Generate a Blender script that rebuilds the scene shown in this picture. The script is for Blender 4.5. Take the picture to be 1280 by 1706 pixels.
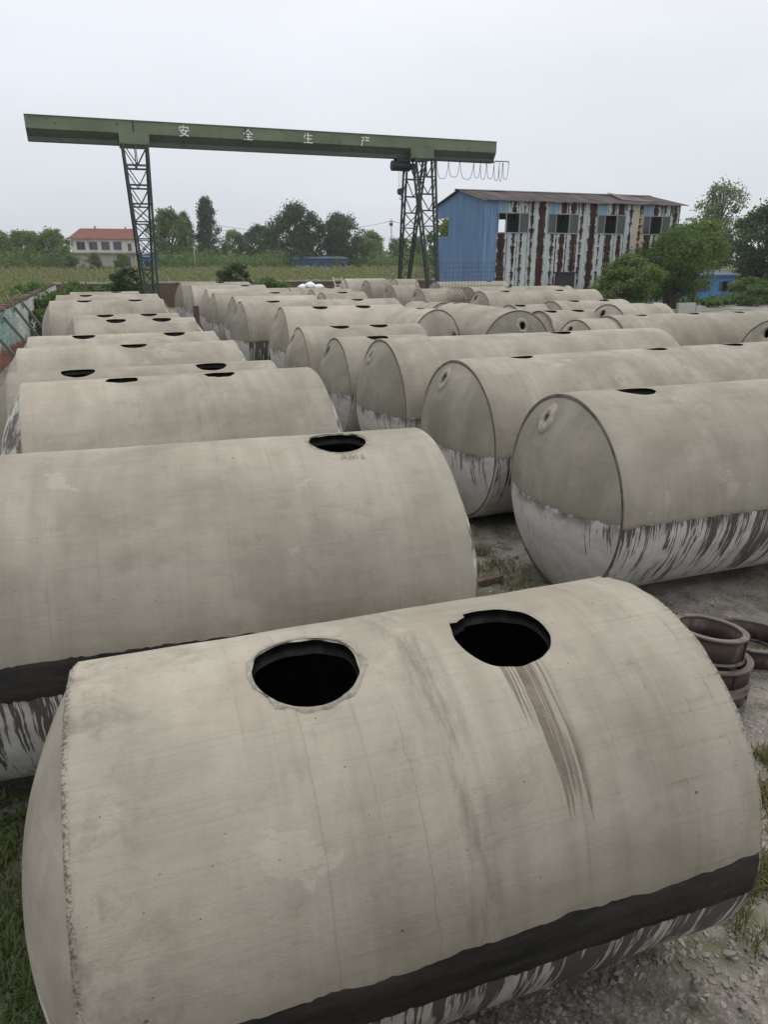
import bpy, math, random
from math import sin, cos, pi, radians, sqrt, atan2, exp
from mathutils import Vector, Matrix, noise as mnoise

random.seed(11)
scene = bpy.context.scene
for o in list(bpy.data.objects):
    bpy.data.objects.remove(o)
COL = scene.collection

# ---------------------------------------------------------------- camera
# world axes: x runs along the concrete tanks, y down the yard away from the camera, z up; camera at (0,0,4)
cam_data = bpy.data.cameras.new('camera')
cam_data.sensor_fit = 'VERTICAL'
cam_data.sensor_height = 36.0
cam_data.sensor_width = 27.0
cam_data.lens = 25.11
cam_data.clip_start = 0.05
cam_data.clip_end = 6000
cam = bpy.data.objects.new('camera', cam_data)
COL.objects.link(cam)
cam.location = (0, 0, 4.0)
cam.rotation_euler = (radians(90 - 19.568), 0, radians(-20))
scene.camera = cam

# ---------------------------------------------------------------- sky, sun, exposure (overcast)
SUN_EL, SUN_AZ = radians(60), radians(35)
world = bpy.data.worlds.new('World')
scene.world = world
world.use_nodes = True
wn, wl = world.node_tree.nodes, world.node_tree.links
wn.clear()
w_out = wn.new('ShaderNodeOutputWorld')
w_bg = wn.new('ShaderNodeBackground')
w_sky = wn.new('ShaderNodeTexSky')
w_sky.sky_type = 'NISHITA'
w_sky.sun_disc = False
w_sky.sun_elevation = SUN_EL
w_sky.sun_rotation = SUN_AZ
w_sky.air_density = 1.0
w_sky.dust_density = 3.0
w_sky.ozone_density = 1.0
# cloud cover: the clear sky shows only as a faint tint through an even cloud sheet, a little brighter overhead
w_geo = wn.new('ShaderNodeTexCoord')
w_sep = wn.new('ShaderNodeSeparateXYZ')
wl.new(w_geo.outputs['Generated'], w_sep.inputs[0])
w_ramp = wn.new('ShaderNodeValToRGB')
w_ramp.color_ramp.elements[0].position = 0.0
w_ramp.color_ramp.elements[0].color = (5.3, 5.6, 6.1, 1)
w_ramp.color_ramp.elements[1].position = 1.0
w_ramp.color_ramp.elements[1].color = (13.6, 13.4, 13.1, 1)
w_el = w_ramp.color_ramp.elements.new(0.28)
w_el.color = (7.25, 7.42, 7.85, 1)
wl.new(w_sep.outputs['Z'], w_ramp.inputs[0])
w_nz = wn.new('ShaderNodeTexNoise')
w_nz.inputs['Scale'].default_value = 2.2
w_nz.inputs['Detail'].default_value = 4
w_map = wn.new('ShaderNodeMapping')
w_map.inputs['Scale'].default_value = (1, 1, 3.5)
wl.new(w_geo.outputs['Generated'], w_map.inputs[0])
wl.new(w_map.outputs[0], w_nz.inputs['Vector'])
w_nr = wn.new('ShaderNodeMapRange')
w_nr.inputs['From Min'].default_value = 0.3
w_nr.inputs['From Max'].default_value = 0.7
w_nr.inputs['To Min'].default_value = 0.95
w_nr.inputs['To Max'].default_value = 1.05
wl.new(w_nz.outputs['Fac'], w_nr.inputs['Value'])
w_mul = wn.new('ShaderNodeVectorMath')
w_mul.operation = 'SCALE'
wl.new(w_ramp.outputs[0], w_mul.inputs[0])
wl.new(w_nr.outputs[0], w_mul.inputs['Scale'])
w_mix = wn.new('ShaderNodeMix')
w_mix.data_type = 'RGBA'
w_mix.inputs[0].default_value = 0.93
wl.new(w_sky.outputs[0], w_mix.inputs[6])
wl.new(w_mul.outputs[0], w_mix.inputs[7])
w_bg.inputs['Strength'].default_value = 0.128
wl.new(w_mix.outputs[2], w_bg.inputs['Color'])
wl.new(w_bg.outputs[0], w_out.inputs['Surface'])

sun_data = bpy.data.lights.new('sun', 'SUN')
sun_data.energy = 1.15
sun_data.angle = radians(40)
sun_data.color = (1.0, 0.97, 0.93)
sun = bpy.data.objects.new('sun', sun_data)
COL.objects.link(sun)
sun.rotation_euler = (radians(90) - SUN_EL, 0, radians(180) - SUN_AZ)
sun.location = (0, 0, 60)

scene.view_settings.view_transform = 'Standard'
scene.view_settings.look = 'None'
scene.view_settings.exposure = 0.0
scene.view_settings.gamma = 1.0
scene.render.engine = 'CYCLES'
scene.cycles.max_bounces = 6
scene.cycles.diffuse_bounces = 3
scene.cycles.glossy_bounces = 2
scene.cycles.transmission_bounces = 2
scene.cycles.volume_bounces = 0

# ---------------------------------------------------------------- node helpers
class NT:
    """small wrapper that builds a procedural material"""
    def __init__(self, name):
        self.m = bpy.data.materials.new(name)
        self.m.use_nodes = True
        self.t = self.m.node_tree
        self.t.nodes.clear()
        self.out = self.n('ShaderNodeOutputMaterial')
        self.b = self.n('ShaderNodeBsdfPrincipled')
        self.l(self.b.outputs[0], self.out.inputs[0])
    def n(self, kind): return self.t.nodes.new(kind)
    def l(self, a, b): self.t.links.new(a, b)
    def put(self, v, sock):
        if hasattr(v, 'is_output'): self.l(v, sock)
        else: sock.default_value = v
    def math(self, op, a, b=0.0, c=0.0, clamp=False):
        x = self.n('ShaderNodeMath'); x.operation = op; x.use_clamp = clamp
        self.put(a, x.inputs[0]); self.put(b, x.inputs[1])
        if len(x.inputs) > 2: self.put(c, x.inputs[2])
        return x.outputs[0]
    def noise(self, vec, scale, detail=3.0, rough=0.5, dist=0.0):
        x = self.n('ShaderNodeTexNoise')
        x.inputs['Scale'].default_value = scale; x.inputs['Detail'].default_value = detail
        x.inputs['Roughness'].default_value = rough; x.inputs['Distortion'].default_value = dist
        if vec is not None: self.l(vec, x.inputs['Vector'])
        return x.outputs['Fac']
    def scale(self, vec, s, off=(0, 0, 0)):
        x = self.n('ShaderNodeMapping'); x.inputs['Scale'].default_value = s; x.inputs['Location'].default_value = off
        self.l(vec, x.inputs['Vector']); return x.outputs[0]
    def rng(self, v, a, b, c=0.0, d=1.0, smooth=False):
        x = self.n('ShaderNodeMapRange')
        if smooth: x.interpolation_type = 'SMOOTHSTEP'
        self.put(v, x.inputs['Value'])
        for i, q in zip(('From Min', 'From Max', 'To Min', 'To Max'), (a, b, c, d)): self.put(q, x.inputs[i])
        return x.outputs[0]
    def mix(self, f, a, b, mode='MIX'):
        x = self.n('ShaderNodeMix'); x.data_type = 'RGBA'; x.blend_type = mode
        self.put(f, x.inputs[0])
        self.put(a if hasattr(a, 'is_output') or len(a) == 4 else (*a, 1), x.inputs[6])
        self.put(b if hasattr(b, 'is_output') or len(b) == 4 else (*b, 1), x.inputs[7])
        return x.outputs[2]
    def obj(self): return self.n('ShaderNodeTexCoord').outputs['Object']
    def attr(self, name): 
        x = self.n('ShaderNodeAttribute'); x.attribute_name = name; return x.outputs['Vector']
    def sep(self, v):
        x = self.n('ShaderNodeSeparateXYZ'); self.l(v, x.inputs[0]); return x.outputs
    def rand(self): return self.n('ShaderNodeObjectInfo').outputs['Random']
    def island(self): return self.n('ShaderNodeNewGeometry').outputs['Random Per Island']
    def bump(self, h, strength=0.3, dist=0.01):
        x = self.n('ShaderNodeBump'); x.inputs['Strength'].default_value = strength; x.inputs['Distance'].default_value = dist
        self.l(h, x.inputs['Height']); self.l(x.outputs[0], self.b.inputs['Normal'])
    def fin(self, col, rough=0.85, spec=0.25, metal=0.0):
        self.put(col if hasattr(col, 'is_output') else (*col, 1), self.b.inputs['Base Color'])
        self.put(rough, self.b.inputs['Roughness'])
        self.b.inputs['Specular IOR Level'].default_value = spec
        self.b.inputs['Metallic'].default_value = metal
        return self.m

MAT = {}
def mat_simple(name, col, rough=0.8, var=0.25, sc=6.0, spec=0.25, dirt=None, metal=0.0, bump=0.15):
    t = NT(name); o = t.obj()
    f = t.noise(o, sc, 5, 0.6)
    k = t.rng(f, 0.3, 0.7, 1 - var, 1 + var)
    c = t.mix(1.0, (*col, 1), (1, 1, 1, 1), 'MULTIPLY')
    v = t.n('ShaderNodeVectorMath'); v.operation = 'SCALE'; t.l(c, v.inputs[0]); t.l(k, v.inputs['Scale'])
    c = v.outputs[0]
    if dirt:
        d = t.noise(t.scale(o, (1, 1, 0.35)), sc * 0.7, 6, 0.65)
        c = t.mix(t.rng(d, 0.52, 0.68), c, (*dirt, 1))
    t.bump(t.noise(o, sc * 8, 4, 0.6), bump, 0.01)
    MAT[name] = t.fin(c, rough, spec, metal)
    return MAT[name]

def concrete(name, special=None, dshift=0.0, damp=0.0, allpale=False):
    """weathered cast concrete; attribute tp = (along tank, round the wall, height above the joint)"""
    t = NT(name); p = t.attr('tp'); x, y, z = t.sep(p)
    big = t.noise(t.scale(p, (0.9, 0.9, 0.0)), 1.1, 6, 0.62, 0.4)
    ring = t.noise(t.scale(p, (5.5, 0.45, 0.0)), 1.0, 5, 0.6)
    axial = t.noise(t.scale(p, (0.5, 9.0, 0.0)), 1.0, 4, 0.6)
    mid = t.noise(t.scale(p, (1, 1, 0.0), (3.1, 7.7, 0)), 4.2, 7, 0.7, 0.3)
    col = t.mix(t.rng(big, 0.30, 0.70, smooth=True), (0.218, 0.204, 0.168), (0.366, 0.345, 0.291))
    col = t.mix(t.rng(ring, 0.42, 0.70, 0, 0.40), col, (0.175, 0.160, 0.124))
    col = t.mix(t.rng(axial, 0.45, 0.75, 0, 0.35), col, (0.335, 0.302, 0.248))
    col = t.mix(t.rng(mid, 0.56, 0.74, 0, 0.5), col, (0.145, 0.133, 0.104))
    pk = t.noise(t.scale(p, (1, 1, 0), (8, 3, 0)), 0.8, 5, 0.6)
    col = t.mix(t.rng(pk, 0.50, 0.68, 0, 0.28), col, (0.36, 0.318, 0.268))
    tone = t.noise(t.scale(p, (0.061, 0.02, 0.0), (2.7, 0, 0)), 1.0, 1, 0.4)
    col = t.mix(t.rng(tone, 0.42, 0.62, 0.0, 0.45), col, (0.195, 0.182, 0.148))
    col = t.mix(t.rng(tone, 0.50, 0.34, 0.0, 0.45), col, (0.47, 0.425, 0.365))
    # fine formwork scratches running along the tank
    fine = t.noise(t.scale(p, (1.2, 60.0, 0.0)), 1.0, 3, 0.6)
    col = t.mix(t.rng(fine, 0.5, 0.8, 0, 0.2), col, (0.11, 0.10, 0.083))
    speck = t.noise(p, 95.0, 3, 0.6)
    col = t.mix(t.rng(speck, 0.62, 0.8, 0, 0.45), col, (0.09, 0.083, 0.07))
    pit = t.noise(p, 34.0, 2, 0.5)
    col = t.mix(t.rng(pit, 0.74, 0.79, 0, 0.6), col, (0.10, 0.092, 0.08))
    # water runs down the wall from the crest, and trowel lines of the form boards
    wr = t.noise(t.scale(p, (26.0, 0.35, 0.0)), 1.0, 4, 0.7)
    wz = t.noise(t.scale(p, (1.3, 0.8, 0.0), (9, 2, 0)), 1.0, 4, 0.65)
    col = t.mix(t.math('MULTIPLY', t.rng(wr, 0.53, 0.66), t.rng(wz, 0.45, 0.62, 0, 0.24)), col, (0.15, 0.135, 0.105))
    fl = t.math('ABSOLUTE', t.math('SUBTRACT', t.math('FRACT', t.math('ADD', t.math('MULTIPLY', x, 0.83), t.math('MULTIPLY', t.noise(t.scale(p, (0, 2.5, 0)), 1.0, 3), 0.03))), 0.5))
    col = t.mix(t.math('MULTIPLY', t.rng(fl, 0.006, 0.0), t.rng(wz, 0.38, 0.55, 0.0, 0.28)), col, (0.11, 0.10, 0.08))
    al = t.math('ABSOLUTE', t.math('SUBTRACT', t.math('FRACT', t.math('ADD', t.math('MULTIPLY', y, 2.3), t.math('MULTIPLY', t.noise(t.scale(p, (1.5, 0, 0)), 1.0, 3), 0.06))), 0.5))
    col = t.mix(t.math('MULTIPLY', t.rng(al, 0.012, 0.0), t.rng(t.noise(t.scale(p, (0.9, 2.5, 0)), 1.0, 3), 0.47, 0.60, 0.0, 0.18)), col, (0.14, 0.125, 0.1))
    vo = t.n('ShaderNodeTexVoronoi'); vo.inputs['Scale'].default_value = 15.0; t.l(p, vo.inputs['Vector'])
    vr = t.sep(vo.outputs['Color'])[0]
    hole = t.math('MULTIPLY', t.rng(vo.outputs['Distance'], 0.085, 0.05), t.math('GREATER_THAN', vr, 0.86))
    col = t.mix(t.math('MULTIPLY', hole, 0.75), col, (0.06, 0.054, 0.045))
    v2 = t.n('ShaderNodeTexVoronoi'); v2.inputs['Scale'].default_value = 3.6; t.l(p, v2.inputs['Vector'])
    big_pit = t.math('MULTIPLY', t.rng(t.math('ADD', v2.outputs['Distance'], t.math('MULTIPLY', speck, 0.03)), 0.062, 0.05), t.math('GREATER_THAN', t.sep(v2.outputs['Color'])[1], 0.80))
    col = t.mix(t.math('MULTIPLY', big_pit, 0.7), col, (0.05, 0.045, 0.037))
    patch = t.noise(t.scale(p, (1, 1.3, 0), (21, 5, 0)), 1.25, 5, 0.62, 0.6)
    col = t.mix(t.rng(patch, 0.635, 0.65, 0, 0.20), col, (0.46, 0.435, 0.375))
    col = t.mix(t.rng(patch, 0.36, 0.345, 0, 0.18), col, (0.16, 0.148, 0.12))
    # the lower half shell: smooth pale cement with dark slurry runs from the joint
    edge = t.noise(t.scale(p, (5.0, 0.0, 0.0)), 1.0, 4, 0.6)
    zz = t.math('ADD', z, t.rng(edge, 0.3, 0.7, -0.045, 0.03))
    lower = t.rng(zz, -0.012, 0.004, 1.0, 0.0) if not allpale else t.math('ADD', 1.0, 0.0)
    if damp:
        dm = t.noise(t.scale(p, (1.1, 0.8, 0), (4, 1, 0)), 1.0, 6, 0.65)
        col = t.mix(t.math('MULTIPLY', t.rng(dm, 0.36, 0.60), damp), col, (0.135, 0.130, 0.108))
    dens = t.noise(t.scale(p, (0.33, 0.0, 0.0), (5.3, 0, 0)), 1.0, 3, 0.6)
    warp = t.math('ADD', x, t.math('MULTIPLY', t.noise(t.scale(p, (0.8, 2.2, 0.0)), 1.0, 2, 0.5), 0.06))
    cv = t.n('ShaderNodeCombineXYZ'); t.l(warp, cv.inputs[0]); t.l(t.math('MULTIPLY', y, 0.05), cv.inputs[1])
    run = t.math('ADD', t.math('MULTIPLY', t.noise(cv.outputs[0], 10.0, 4, 0.75), 0.6), t.math('MULTIPLY', t.noise(cv.outputs[0], 38.0, 3, 0.7), 0.4))
    depth = t.math('ADD', t.rng(z, -1.0, 0.0, 0.03, -0.05), t.rng(t.noise(t.scale(p, (1.5, 1.5, 0)), 1.0, 4, 0.7), 0.3, 0.7, -0.03, 0.03))
    thr = t.math('ADD', depth, t.rng(dens, 0.3, 0.7, 0.62 + dshift, 0.51 + dshift))
    runs = t.rng(t.math('SUBTRACT', run, thr), -0.01, 0.012)
    pale = t.mix(t.rng(mid, 0.3, 0.7), (0.36, 0.35, 0.33), (0.54, 0.53, 0.505))
    low = t.mix(t.math('MULTIPLY', runs, 0.92), pale, t.mix(big, (0.035, 0.030, 0.026), (0.085, 0.075, 0.063)))
    wet = t.math('MULTIPLY', t.rng(zz, -0.16, -0.01), t.rng(t.noise(t.scale(p, (3.2, 3.2, 0)), 1.0, 4, 0.6), 0.44, 0.56))
    low = t.mix(t.math('MULTIPLY', wet, 0.85), low, (0.06, 0.053, 0.046))
    col = t.mix(lower, col, low)
    # damp dark line where the upper shell meets the joint
    line = t.math('MULTIPLY', t.rng(zz, 0.05, 0.0, 0, 1), t.rng(zz, -0.02, 0.0, 0, 1))
    col = t.mix(t.math('MULTIPLY', line, t.rng(edge, 0.35, 0.65, 0.1, 0.6)), col, (0.13, 0.115, 0.095))
    if special == 'front':
        # muddy water that ran out of the second manhole
        th = t.math('ADD', x, t.math('MULTIPLY', t.math('SUBTRACT', t.noise(t.scale(p, (0.0, 3.0, 0)), 1.0, 2), 0.5), 0.03))
        dv = t.n('ShaderNodeCombineXYZ'); t.l(th, dv.inputs[0]); t.l(t.math('MULTIPLY', y, 0.010), dv.inputs[1])
        streak = t.noise(dv.outputs[0], 60.0, 3, 0.6)
        across = t.math('MULTIPLY', t.rng(th, 0.40, 0.43), t.rng(th, 0.67, 0.63))
        tip = t.math('ADD', t.rng(th, 0.40, 0.54, -0.42, -1.05), t.math('MULTIPLY', t.math('SUBTRACT', streak, 0.5), -0.9))
        down = t.math('MULTIPLY', t.rng(y, -0.27, -0.33), t.rng(t.math('SUBTRACT', y, tip), -0.02, 0.05))
        s = t.math('MULTIPLY', t.math('MULTIPLY', across, down), t.rng(streak, 0.42, 0.48))
        col = t.mix(t.math('MULTIPLY', s, t.rng(mid, 0.35, 0.6, 0.9, 0.55)), col, t.mix(streak, (0.070, 0.054, 0.044), (0.125, 0.098, 0.081)))
        # print of the reinforcing mesh near the right end
        br = t.n('ShaderNodeTexBrick'); br.offset = 0.0
        br.inputs['Scale'].default_value = 1.0; br.inputs['Mortar Size'].default_value = 0.006
        br.inputs['Brick Width'].default_value = 0.15; br.inputs['Row Height'].default_value = 0.15
        br.inputs['Mortar Smooth'].default_value = 0.6
        t.l(t.scale(p, (1, 1, 0), (0.02, 0.05, 0)), br.inputs['Vector'])
        reg = t.math('MULTIPLY', t.rng(x, 1.02, 1.14), t.rng(mid, 0.47, 0.62))
        col = t.mix(t.math('MULTIPLY', t.math('MULTIPLY', br.outputs['Fac'], reg), 0.34), col, (0.10, 0.085, 0.07))
        rustb = t.math('MULTIPLY', t.math('MULTIPLY', t.rng(x, 1.0, 1.1), t.rng(x, 1.32, 1.16)), t.rng(t.noise(t.scale(p, (16, 0.9, 0)), 1.0, 4, 0.6), 0.46, 0.7))
        col = t.mix(t.math('MULTIPLY', rustb, 0.30), col, (0.19, 0.13, 0.085))
        # grimy band round the middle
        gr = t.math('MULTIPLY', t.math('MULTIPLY', t.rng(x, -0.12, -0.02), t.rng(x, 0.18, 0.06)), t.rng(t.noise(t.scale(p, (9, 2.0, 0)), 1.0, 6, 0.7), 0.44, 0.66))
        col = t.mix(t.math('MULTIPLY', gr, 0.6), col, (0.10, 0.092, 0.074))
        # hairline crack
        ck = t.math('ABSOLUTE', t.math('ADD', t.math('SUBTRACT', x, -0.18), t.math('MULTIPLY', t.math('SUBTRACT', t.noise(t.scale(p, (0, 5.0, 0)), 1.0, 4), 0.5), 0.07)))
        col = t.mix(t.math('MULTIPLY', t.rng(ck, 0.003, 0.0), t.rng(y, -0.42, -0.55, 0, 0.5)), col, (0.09, 0.08, 0.065))
        crumb = t.math('MULTIPLY', t.rng(t.math('ABSOLUTE', t.math('ADD', t.math('ABSOLUTE', x), t.math('MULTIPLY', mid, 0.03))), 1.585, 1.605), t.rng(t.noise(p, 60.0, 3, 0.7), 0.47, 0.56))
        col = t.mix(t.math('MULTIPLY', crumb, 0.8), col, (0.07, 0.06, 0.05))
        lft = t.math('MULTIPLY', t.rng(x, -1.15, -1.5), t.rng(mid, 0.46, 0.62))
        col = t.mix(t.math('MULTIPLY', lft, 0.5), col, (0.125, 0.11, 0.09))
    h = t.math('ADD', t.math('SUBTRACT', t.math('MULTIPLY', speck, 0.35), hole), t.math('ADD', t.math('MULTIPLY', pit, 0.25), t.math('MULTIPLY', mid, 0.9)))
    t.bump(h, 0.35, 0.012)
    rough = t.math('SUBTRACT', 0.88, t.math('MULTIPLY', lower, t.math('MULTIPLY', runs, 0.3)))
    MAT[name] = t.fin(col, rough, 0.09)
    return MAT[name]
concrete('concrete')
concrete('concrete_cap', None, 0.05, 0.55)
concrete('cap_pale', None, 0.14, 0.0, True)
concrete('concrete_stained', None, -0.09)
concrete('concrete_dripped', None, -0.03)
concrete('concrete_front', 'front', -0.055)

def tar_mat():
    t = NT('tar'); o = t.obj()
    a = t.noise(t.scale(o, (1.5, 9, 9)), 1.5, 6, 0.65)
    c = t.mix(t.rng(a, 0.35, 0.7), (0.014, 0.0135, 0.0135), (0.040, 0.037, 0.034))
    g = t.noise(o, 2.3, 4, 0.6)
    c = t.mix(t.rng(g, 0.55, 0.8, 0, 0.45), c, (0.05, 0.046, 0.041))
    t.bump(t.noise(o, 30, 5, 0.6), 0.5, 0.012)
    MAT['tar'] = t.fin(c, 0.78, 0.14)
tar_mat()
mat_simple('rough_mortar', (0.285, 0.265, 0.222), 0.95, 0.3, 22, 0.1, (0.19, 0.175, 0.145), bump=0.8)
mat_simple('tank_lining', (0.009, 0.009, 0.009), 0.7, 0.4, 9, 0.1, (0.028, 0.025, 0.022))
mat_simple('tank_rim', (0.105, 0.097, 0.078), 0.95, 0.35, 7, 0.2, (0.06, 0.055, 0.045))

def ground_mat():
    t = NT('muddy_ground'); o = t.obj()
    a = t.noise(o, 0.55, 6, 0.6); b = t.noise(o, 3.5, 7, 0.68); c_ = t.noise(o, 28, 5, 0.7)
    col = t.mix(t.rng(a, 0.35, 0.65), (0.105, 0.093, 0.076), (0.29, 0.275, 0.245))
    col = t.mix(t.rng(b, 0.48, 0.66, 0, 0.8), col, (0.038, 0.030, 0.023))
    col = t.mix(t.rng(c_, 0.47, 0.66, 0, 0.8), col, (0.33, 0.315, 0.285))
    col = t.mix(t.rng(t.noise(t.scale(o, (1, 1, 1), (7, 3, 0)), 0.9, 6, 0.65), 0.52, 0.60, 0, 0.65), col, (0.34, 0.325, 0.295))
    col = t.mix(t.rng(t.noise(o, 90, 3, 0.6), 0.55, 0.75, 0, 0.6), col, (0.06, 0.05, 0.042))
    _, y, _ = t.sep(o)
    far = t.rng(y, 58, 64)
    col = t.mix(far, col, t.mix(b, (0.10, 0.095, 0.04), (0.17, 0.15, 0.065)))
    gr = t.math('MULTIPLY', t.rng(t.noise(o, 0.32, 5, 0.6), 0.52, 0.62), t.rng(b, 0.35, 0.55))
    col = t.mix(t.math('MULTIPLY', gr, 0.7), col, (0.075, 0.085, 0.03))
    t.bump(t.math('ADD', t.math('MULTIPLY', b, 1.0), t.math('MULTIPLY', c_, 0.5)), 0.8, 0.04)
    MAT['muddy_ground'] = t.fin(col, 0.95, 0.15)
ground_mat()

def leaf_mat(name, dark, light, yellow=None, trans=0.38):
    t = NT(name)
    r = t.island(); o = t.obj()
    n = t.noise(o, 0.6, 3, 0.5)
    c = t.mix(t.math('MULTIPLY_ADD', r, 0.6, t.math('MULTIPLY', n, 0.5)), dark, light)
    if yellow: c = t.mix(t.rng(r, 0.82, 0.9, 0, 0.8), c, yellow)
    c = t.mix(t.math('MULTIPLY', t.rand(), 0.15), c, (0.05, 0.07, 0.030))
    tr = t.n('ShaderNodeBsdfTranslucent'); t.l(c, tr.inputs[0])
    ms = t.n('ShaderNodeMixShader'); ms.inputs[0].default_value = trans
    t.fin(c, 0.6, 0.3)
    t.l(t.b.outputs[0], ms.inputs[1]); t.l(tr.outputs[0], ms.inputs[2]); t.l(ms.outputs[0], t.out.inputs[0])
    MAT[name] = t.m
leaf_mat('leaf_dark', (0.026, 0.056, 0.020), (0.080, 0.128, 0.042))
leaf_mat('leaf_mid', (0.058, 0.112, 0.026), (0.175, 0.255, 0.062))
leaf_mat('leaf_pale', (0.095, 0.135, 0.060), (0.21, 0.26, 0.135))
leaf_mat('leaf_vine', (0.044, 0.095, 0.022), (0.135, 0.215, 0.052))
leaf_mat('corn_leaf', (0.085, 0.112, 0.034), (0.180, 0.200, 0.070), (0.24, 0.215, 0.090))
leaf_mat('grass_blade', (0.055, 0.075, 0.022), (0.17, 0.17, 0.060), (0.30, 0.23, 0.10))
leaf_mat('lush_grass', (0.045, 0.075, 0.022), (0.12, 0.16, 0.055))
mat_simple('bark', (0.085, 0.07, 0.055), 0.95, 0.4, 9)

def steel_mat(name, base, rust, amount, rough=0.55):
    t = NT(name); o = t.obj()
    a = t.noise(o, 2.6, 7, 0.7); b = t.noise(t.scale(o, (1, 1, 0.25)), 6, 6, 0.65)
    k = t.noise(o, 0.7, 4, 0.6)
    c = t.mix(t.rng(k, 0.3, 0.7), (*[v * 0.78 for v in base], 1), (*[v * 1.22 for v in base], 1))
    c = t.mix(t.rng(t.math('ADD', a, t.math('MULTIPLY', b, 0.5)), amount, amount + 0.1), c, rust)
    t.bump(a, 0.2, 0.01)
    MAT[name] = t.fin(c, rough, 0.35)
steel_mat('crane_green', (0.125, 0.160, 0.100), (0.04, 0.03, 0.022), 0.87)
steel_mat('crane_grime_shade', (0.062, 0.076, 0.055), (0.03, 0.024, 0.02), 0.84)  # grime plus underside shade, both put into the colour of trough and track
steel_mat('crane_dark', (0.022, 0.036, 0.028), (0.05, 0.036, 0.026), 0.86)
steel_mat('hoist_paint', (0.018, 0.018, 0.022), (0.04, 0.03, 0.022), 0.86)
steel_mat('rusty_steel', (0.042, 0.031, 0.026), (0.10, 0.08, 0.066), 0.80, 0.8)
steel_mat('rusty_lip', (0.13, 0.11, 0.095), (0.06, 0.04, 0.03), 0.80, 0.75)
steel_mat('prop_steel', (0.17, 0.21, 0.20), (0.10, 0.085, 0.07), 0.82, 0.7)
steel_mat('rebar', (0.075, 0.062, 0.052), (0.12, 0.075, 0.05), 0.7, 0.8)
mat_simple('pencil', (0.13, 0.12, 0.105), 0.9, 0.2, 5)
mat_simple('white_paint', (0.72, 0.72, 0.70), 0.7, 0.12, 5)
mat_simple('black_cable', (0.02, 0.02, 0.02), 0.6, 0.1, 5)
mat_simple('rope_steel', (0.12, 0.12, 0.12), 0.5, 0.1, 5)
mat_simple('wood', (0.20, 0.15, 0.11), 0.9, 0.35, 12)
mat_simple('old_wood', (0.10, 0.075, 0.06), 0.9, 0.35, 12)
mat_simple('stone', (0.23, 0.215, 0.19), 0.95, 0.5, 5, 0.2, (0.13, 0.115, 0.1), bump=0.6)
mat_simple('red_tile', (0.155, 0.062, 0.048), 0.85, 0.25, 3, 0.2, (0.17, 0.07, 0.055))
mat_simple('house_render', (0.60, 0.54, 0.50), 0.9, 0.12, 1.5, 0.2, (0.42, 0.37, 0.33))
mat_simple('house_block', (0.36, 0.34, 0.31), 0.95, 0.2, 2, 0.2, (0.22, 0.2, 0.18))
mat_simple('shed_blue', (0.03, 0.085, 0.20), 0.6, 0.2, 1.5)
mat_simple('shed_bright_blue', (0.055, 0.20, 0.42), 0.6, 0.2, 1.5)
mat_simple('far_roof', (0.10, 0.13, 0.18), 0.7, 0.2, 1.5)
mat_simple('dark_inside', (0.03, 0.03, 0.032), 0.9, 0.2, 2)
mat_simple('low_wall', (0.045, 0.042, 0.045), 0.95, 0.3, 4)
mat_simple('pale_block', (0.42, 0.41, 0.39), 0.95, 0.2, 6)
mat_simple('window_frame', (0.25, 0.28, 0.28), 0.6, 0.2, 6)
def glass():
    t = NT('window_glass'); t.fin((0.045, 0.055, 0.06), 0.08, 0.5); MAT['window_glass'] = t.m
glass()

def wall_tile_mat():
    t = NT('painted_block'); o = t.obj()
    _, y, z = t.sep(o)
    a = t.noise(o, 0.5, 5, 0.6); b = t.noise(o, 2.2, 6, 0.65); r = t.island()
    white = t.mix(r, (0.48, 0.48, 0.46), (0.62, 0.62, 0.60))
    green = t.mix(r, (0.22, 0.34, 0.31), (0.34, 0.46, 0.42))
    c = t.mix(t.rng(t.math('ADD', t.math('MULTIPLY', a, 8.0), t.math('MULTIPLY', y, 1.0)), -9.0, -6.5), green, white)
    c = t.mix(t.rng(b, 0.52, 0.70, 0, 0.75), c, (0.19, 0.17, 0.15))
    brick = t.mix(r, (0.18, 0.085, 0.06), (0.27, 0.13, 0.09))
    c = t.mix(t.rng(t.math('ADD', t.math('ADD', z, t.math('MULTIPLY', b, 1.2)), t.math('MULTIPLY', y, 0.045)), 0.62, 0.50), c, brick)
    t.bump(b, 0.4, 0.01)
    MAT['painted_block'] = t.fin(c, 0.9, 0.2)
wall_tile_mat()
mat_simple('red_brick', (0.13, 0.09, 0.072), 0.95, 0.35, 2.5, 0.15, (0.15, 0.135, 0.115))
def far_brick():
    t = NT('far_brick'); o = t.obj()
    br = t.n('ShaderNodeTexBrick'); br.inputs['Scale'].default_value = 1.0
    br.inputs['Brick Width'].default_value = 0.25; br.inputs['Row Height'].default_value = 0.075; br.inputs['Mortar Size'].default_value = 0.008
    br.inputs['Color1'].default_value = (0.15, 0.075, 0.055, 1); br.inputs['Color2'].default_value = (0.095, 0.055, 0.045, 1)
    br.inputs['Mortar'].default_value = (0.10, 0.085, 0.07, 1)
    sx = t.sep(o); cv = t.n('ShaderNodeCombineXYZ'); t.l(sx[0], cv.inputs[0]); t.l(sx[2], cv.inputs[1])
    t.l(cv.outputs[0], br.inputs['Vector'])
    c = t.mix(t.rng(t.noise(o, 0.5, 5, 0.65), 0.42, 0.64, 0, 0.8), br.outputs['Color'], (0.115, 0.095, 0.075))
    MAT['far_brick'] = t.fin(c, 0.95, 0.15)
far_brick()

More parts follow.
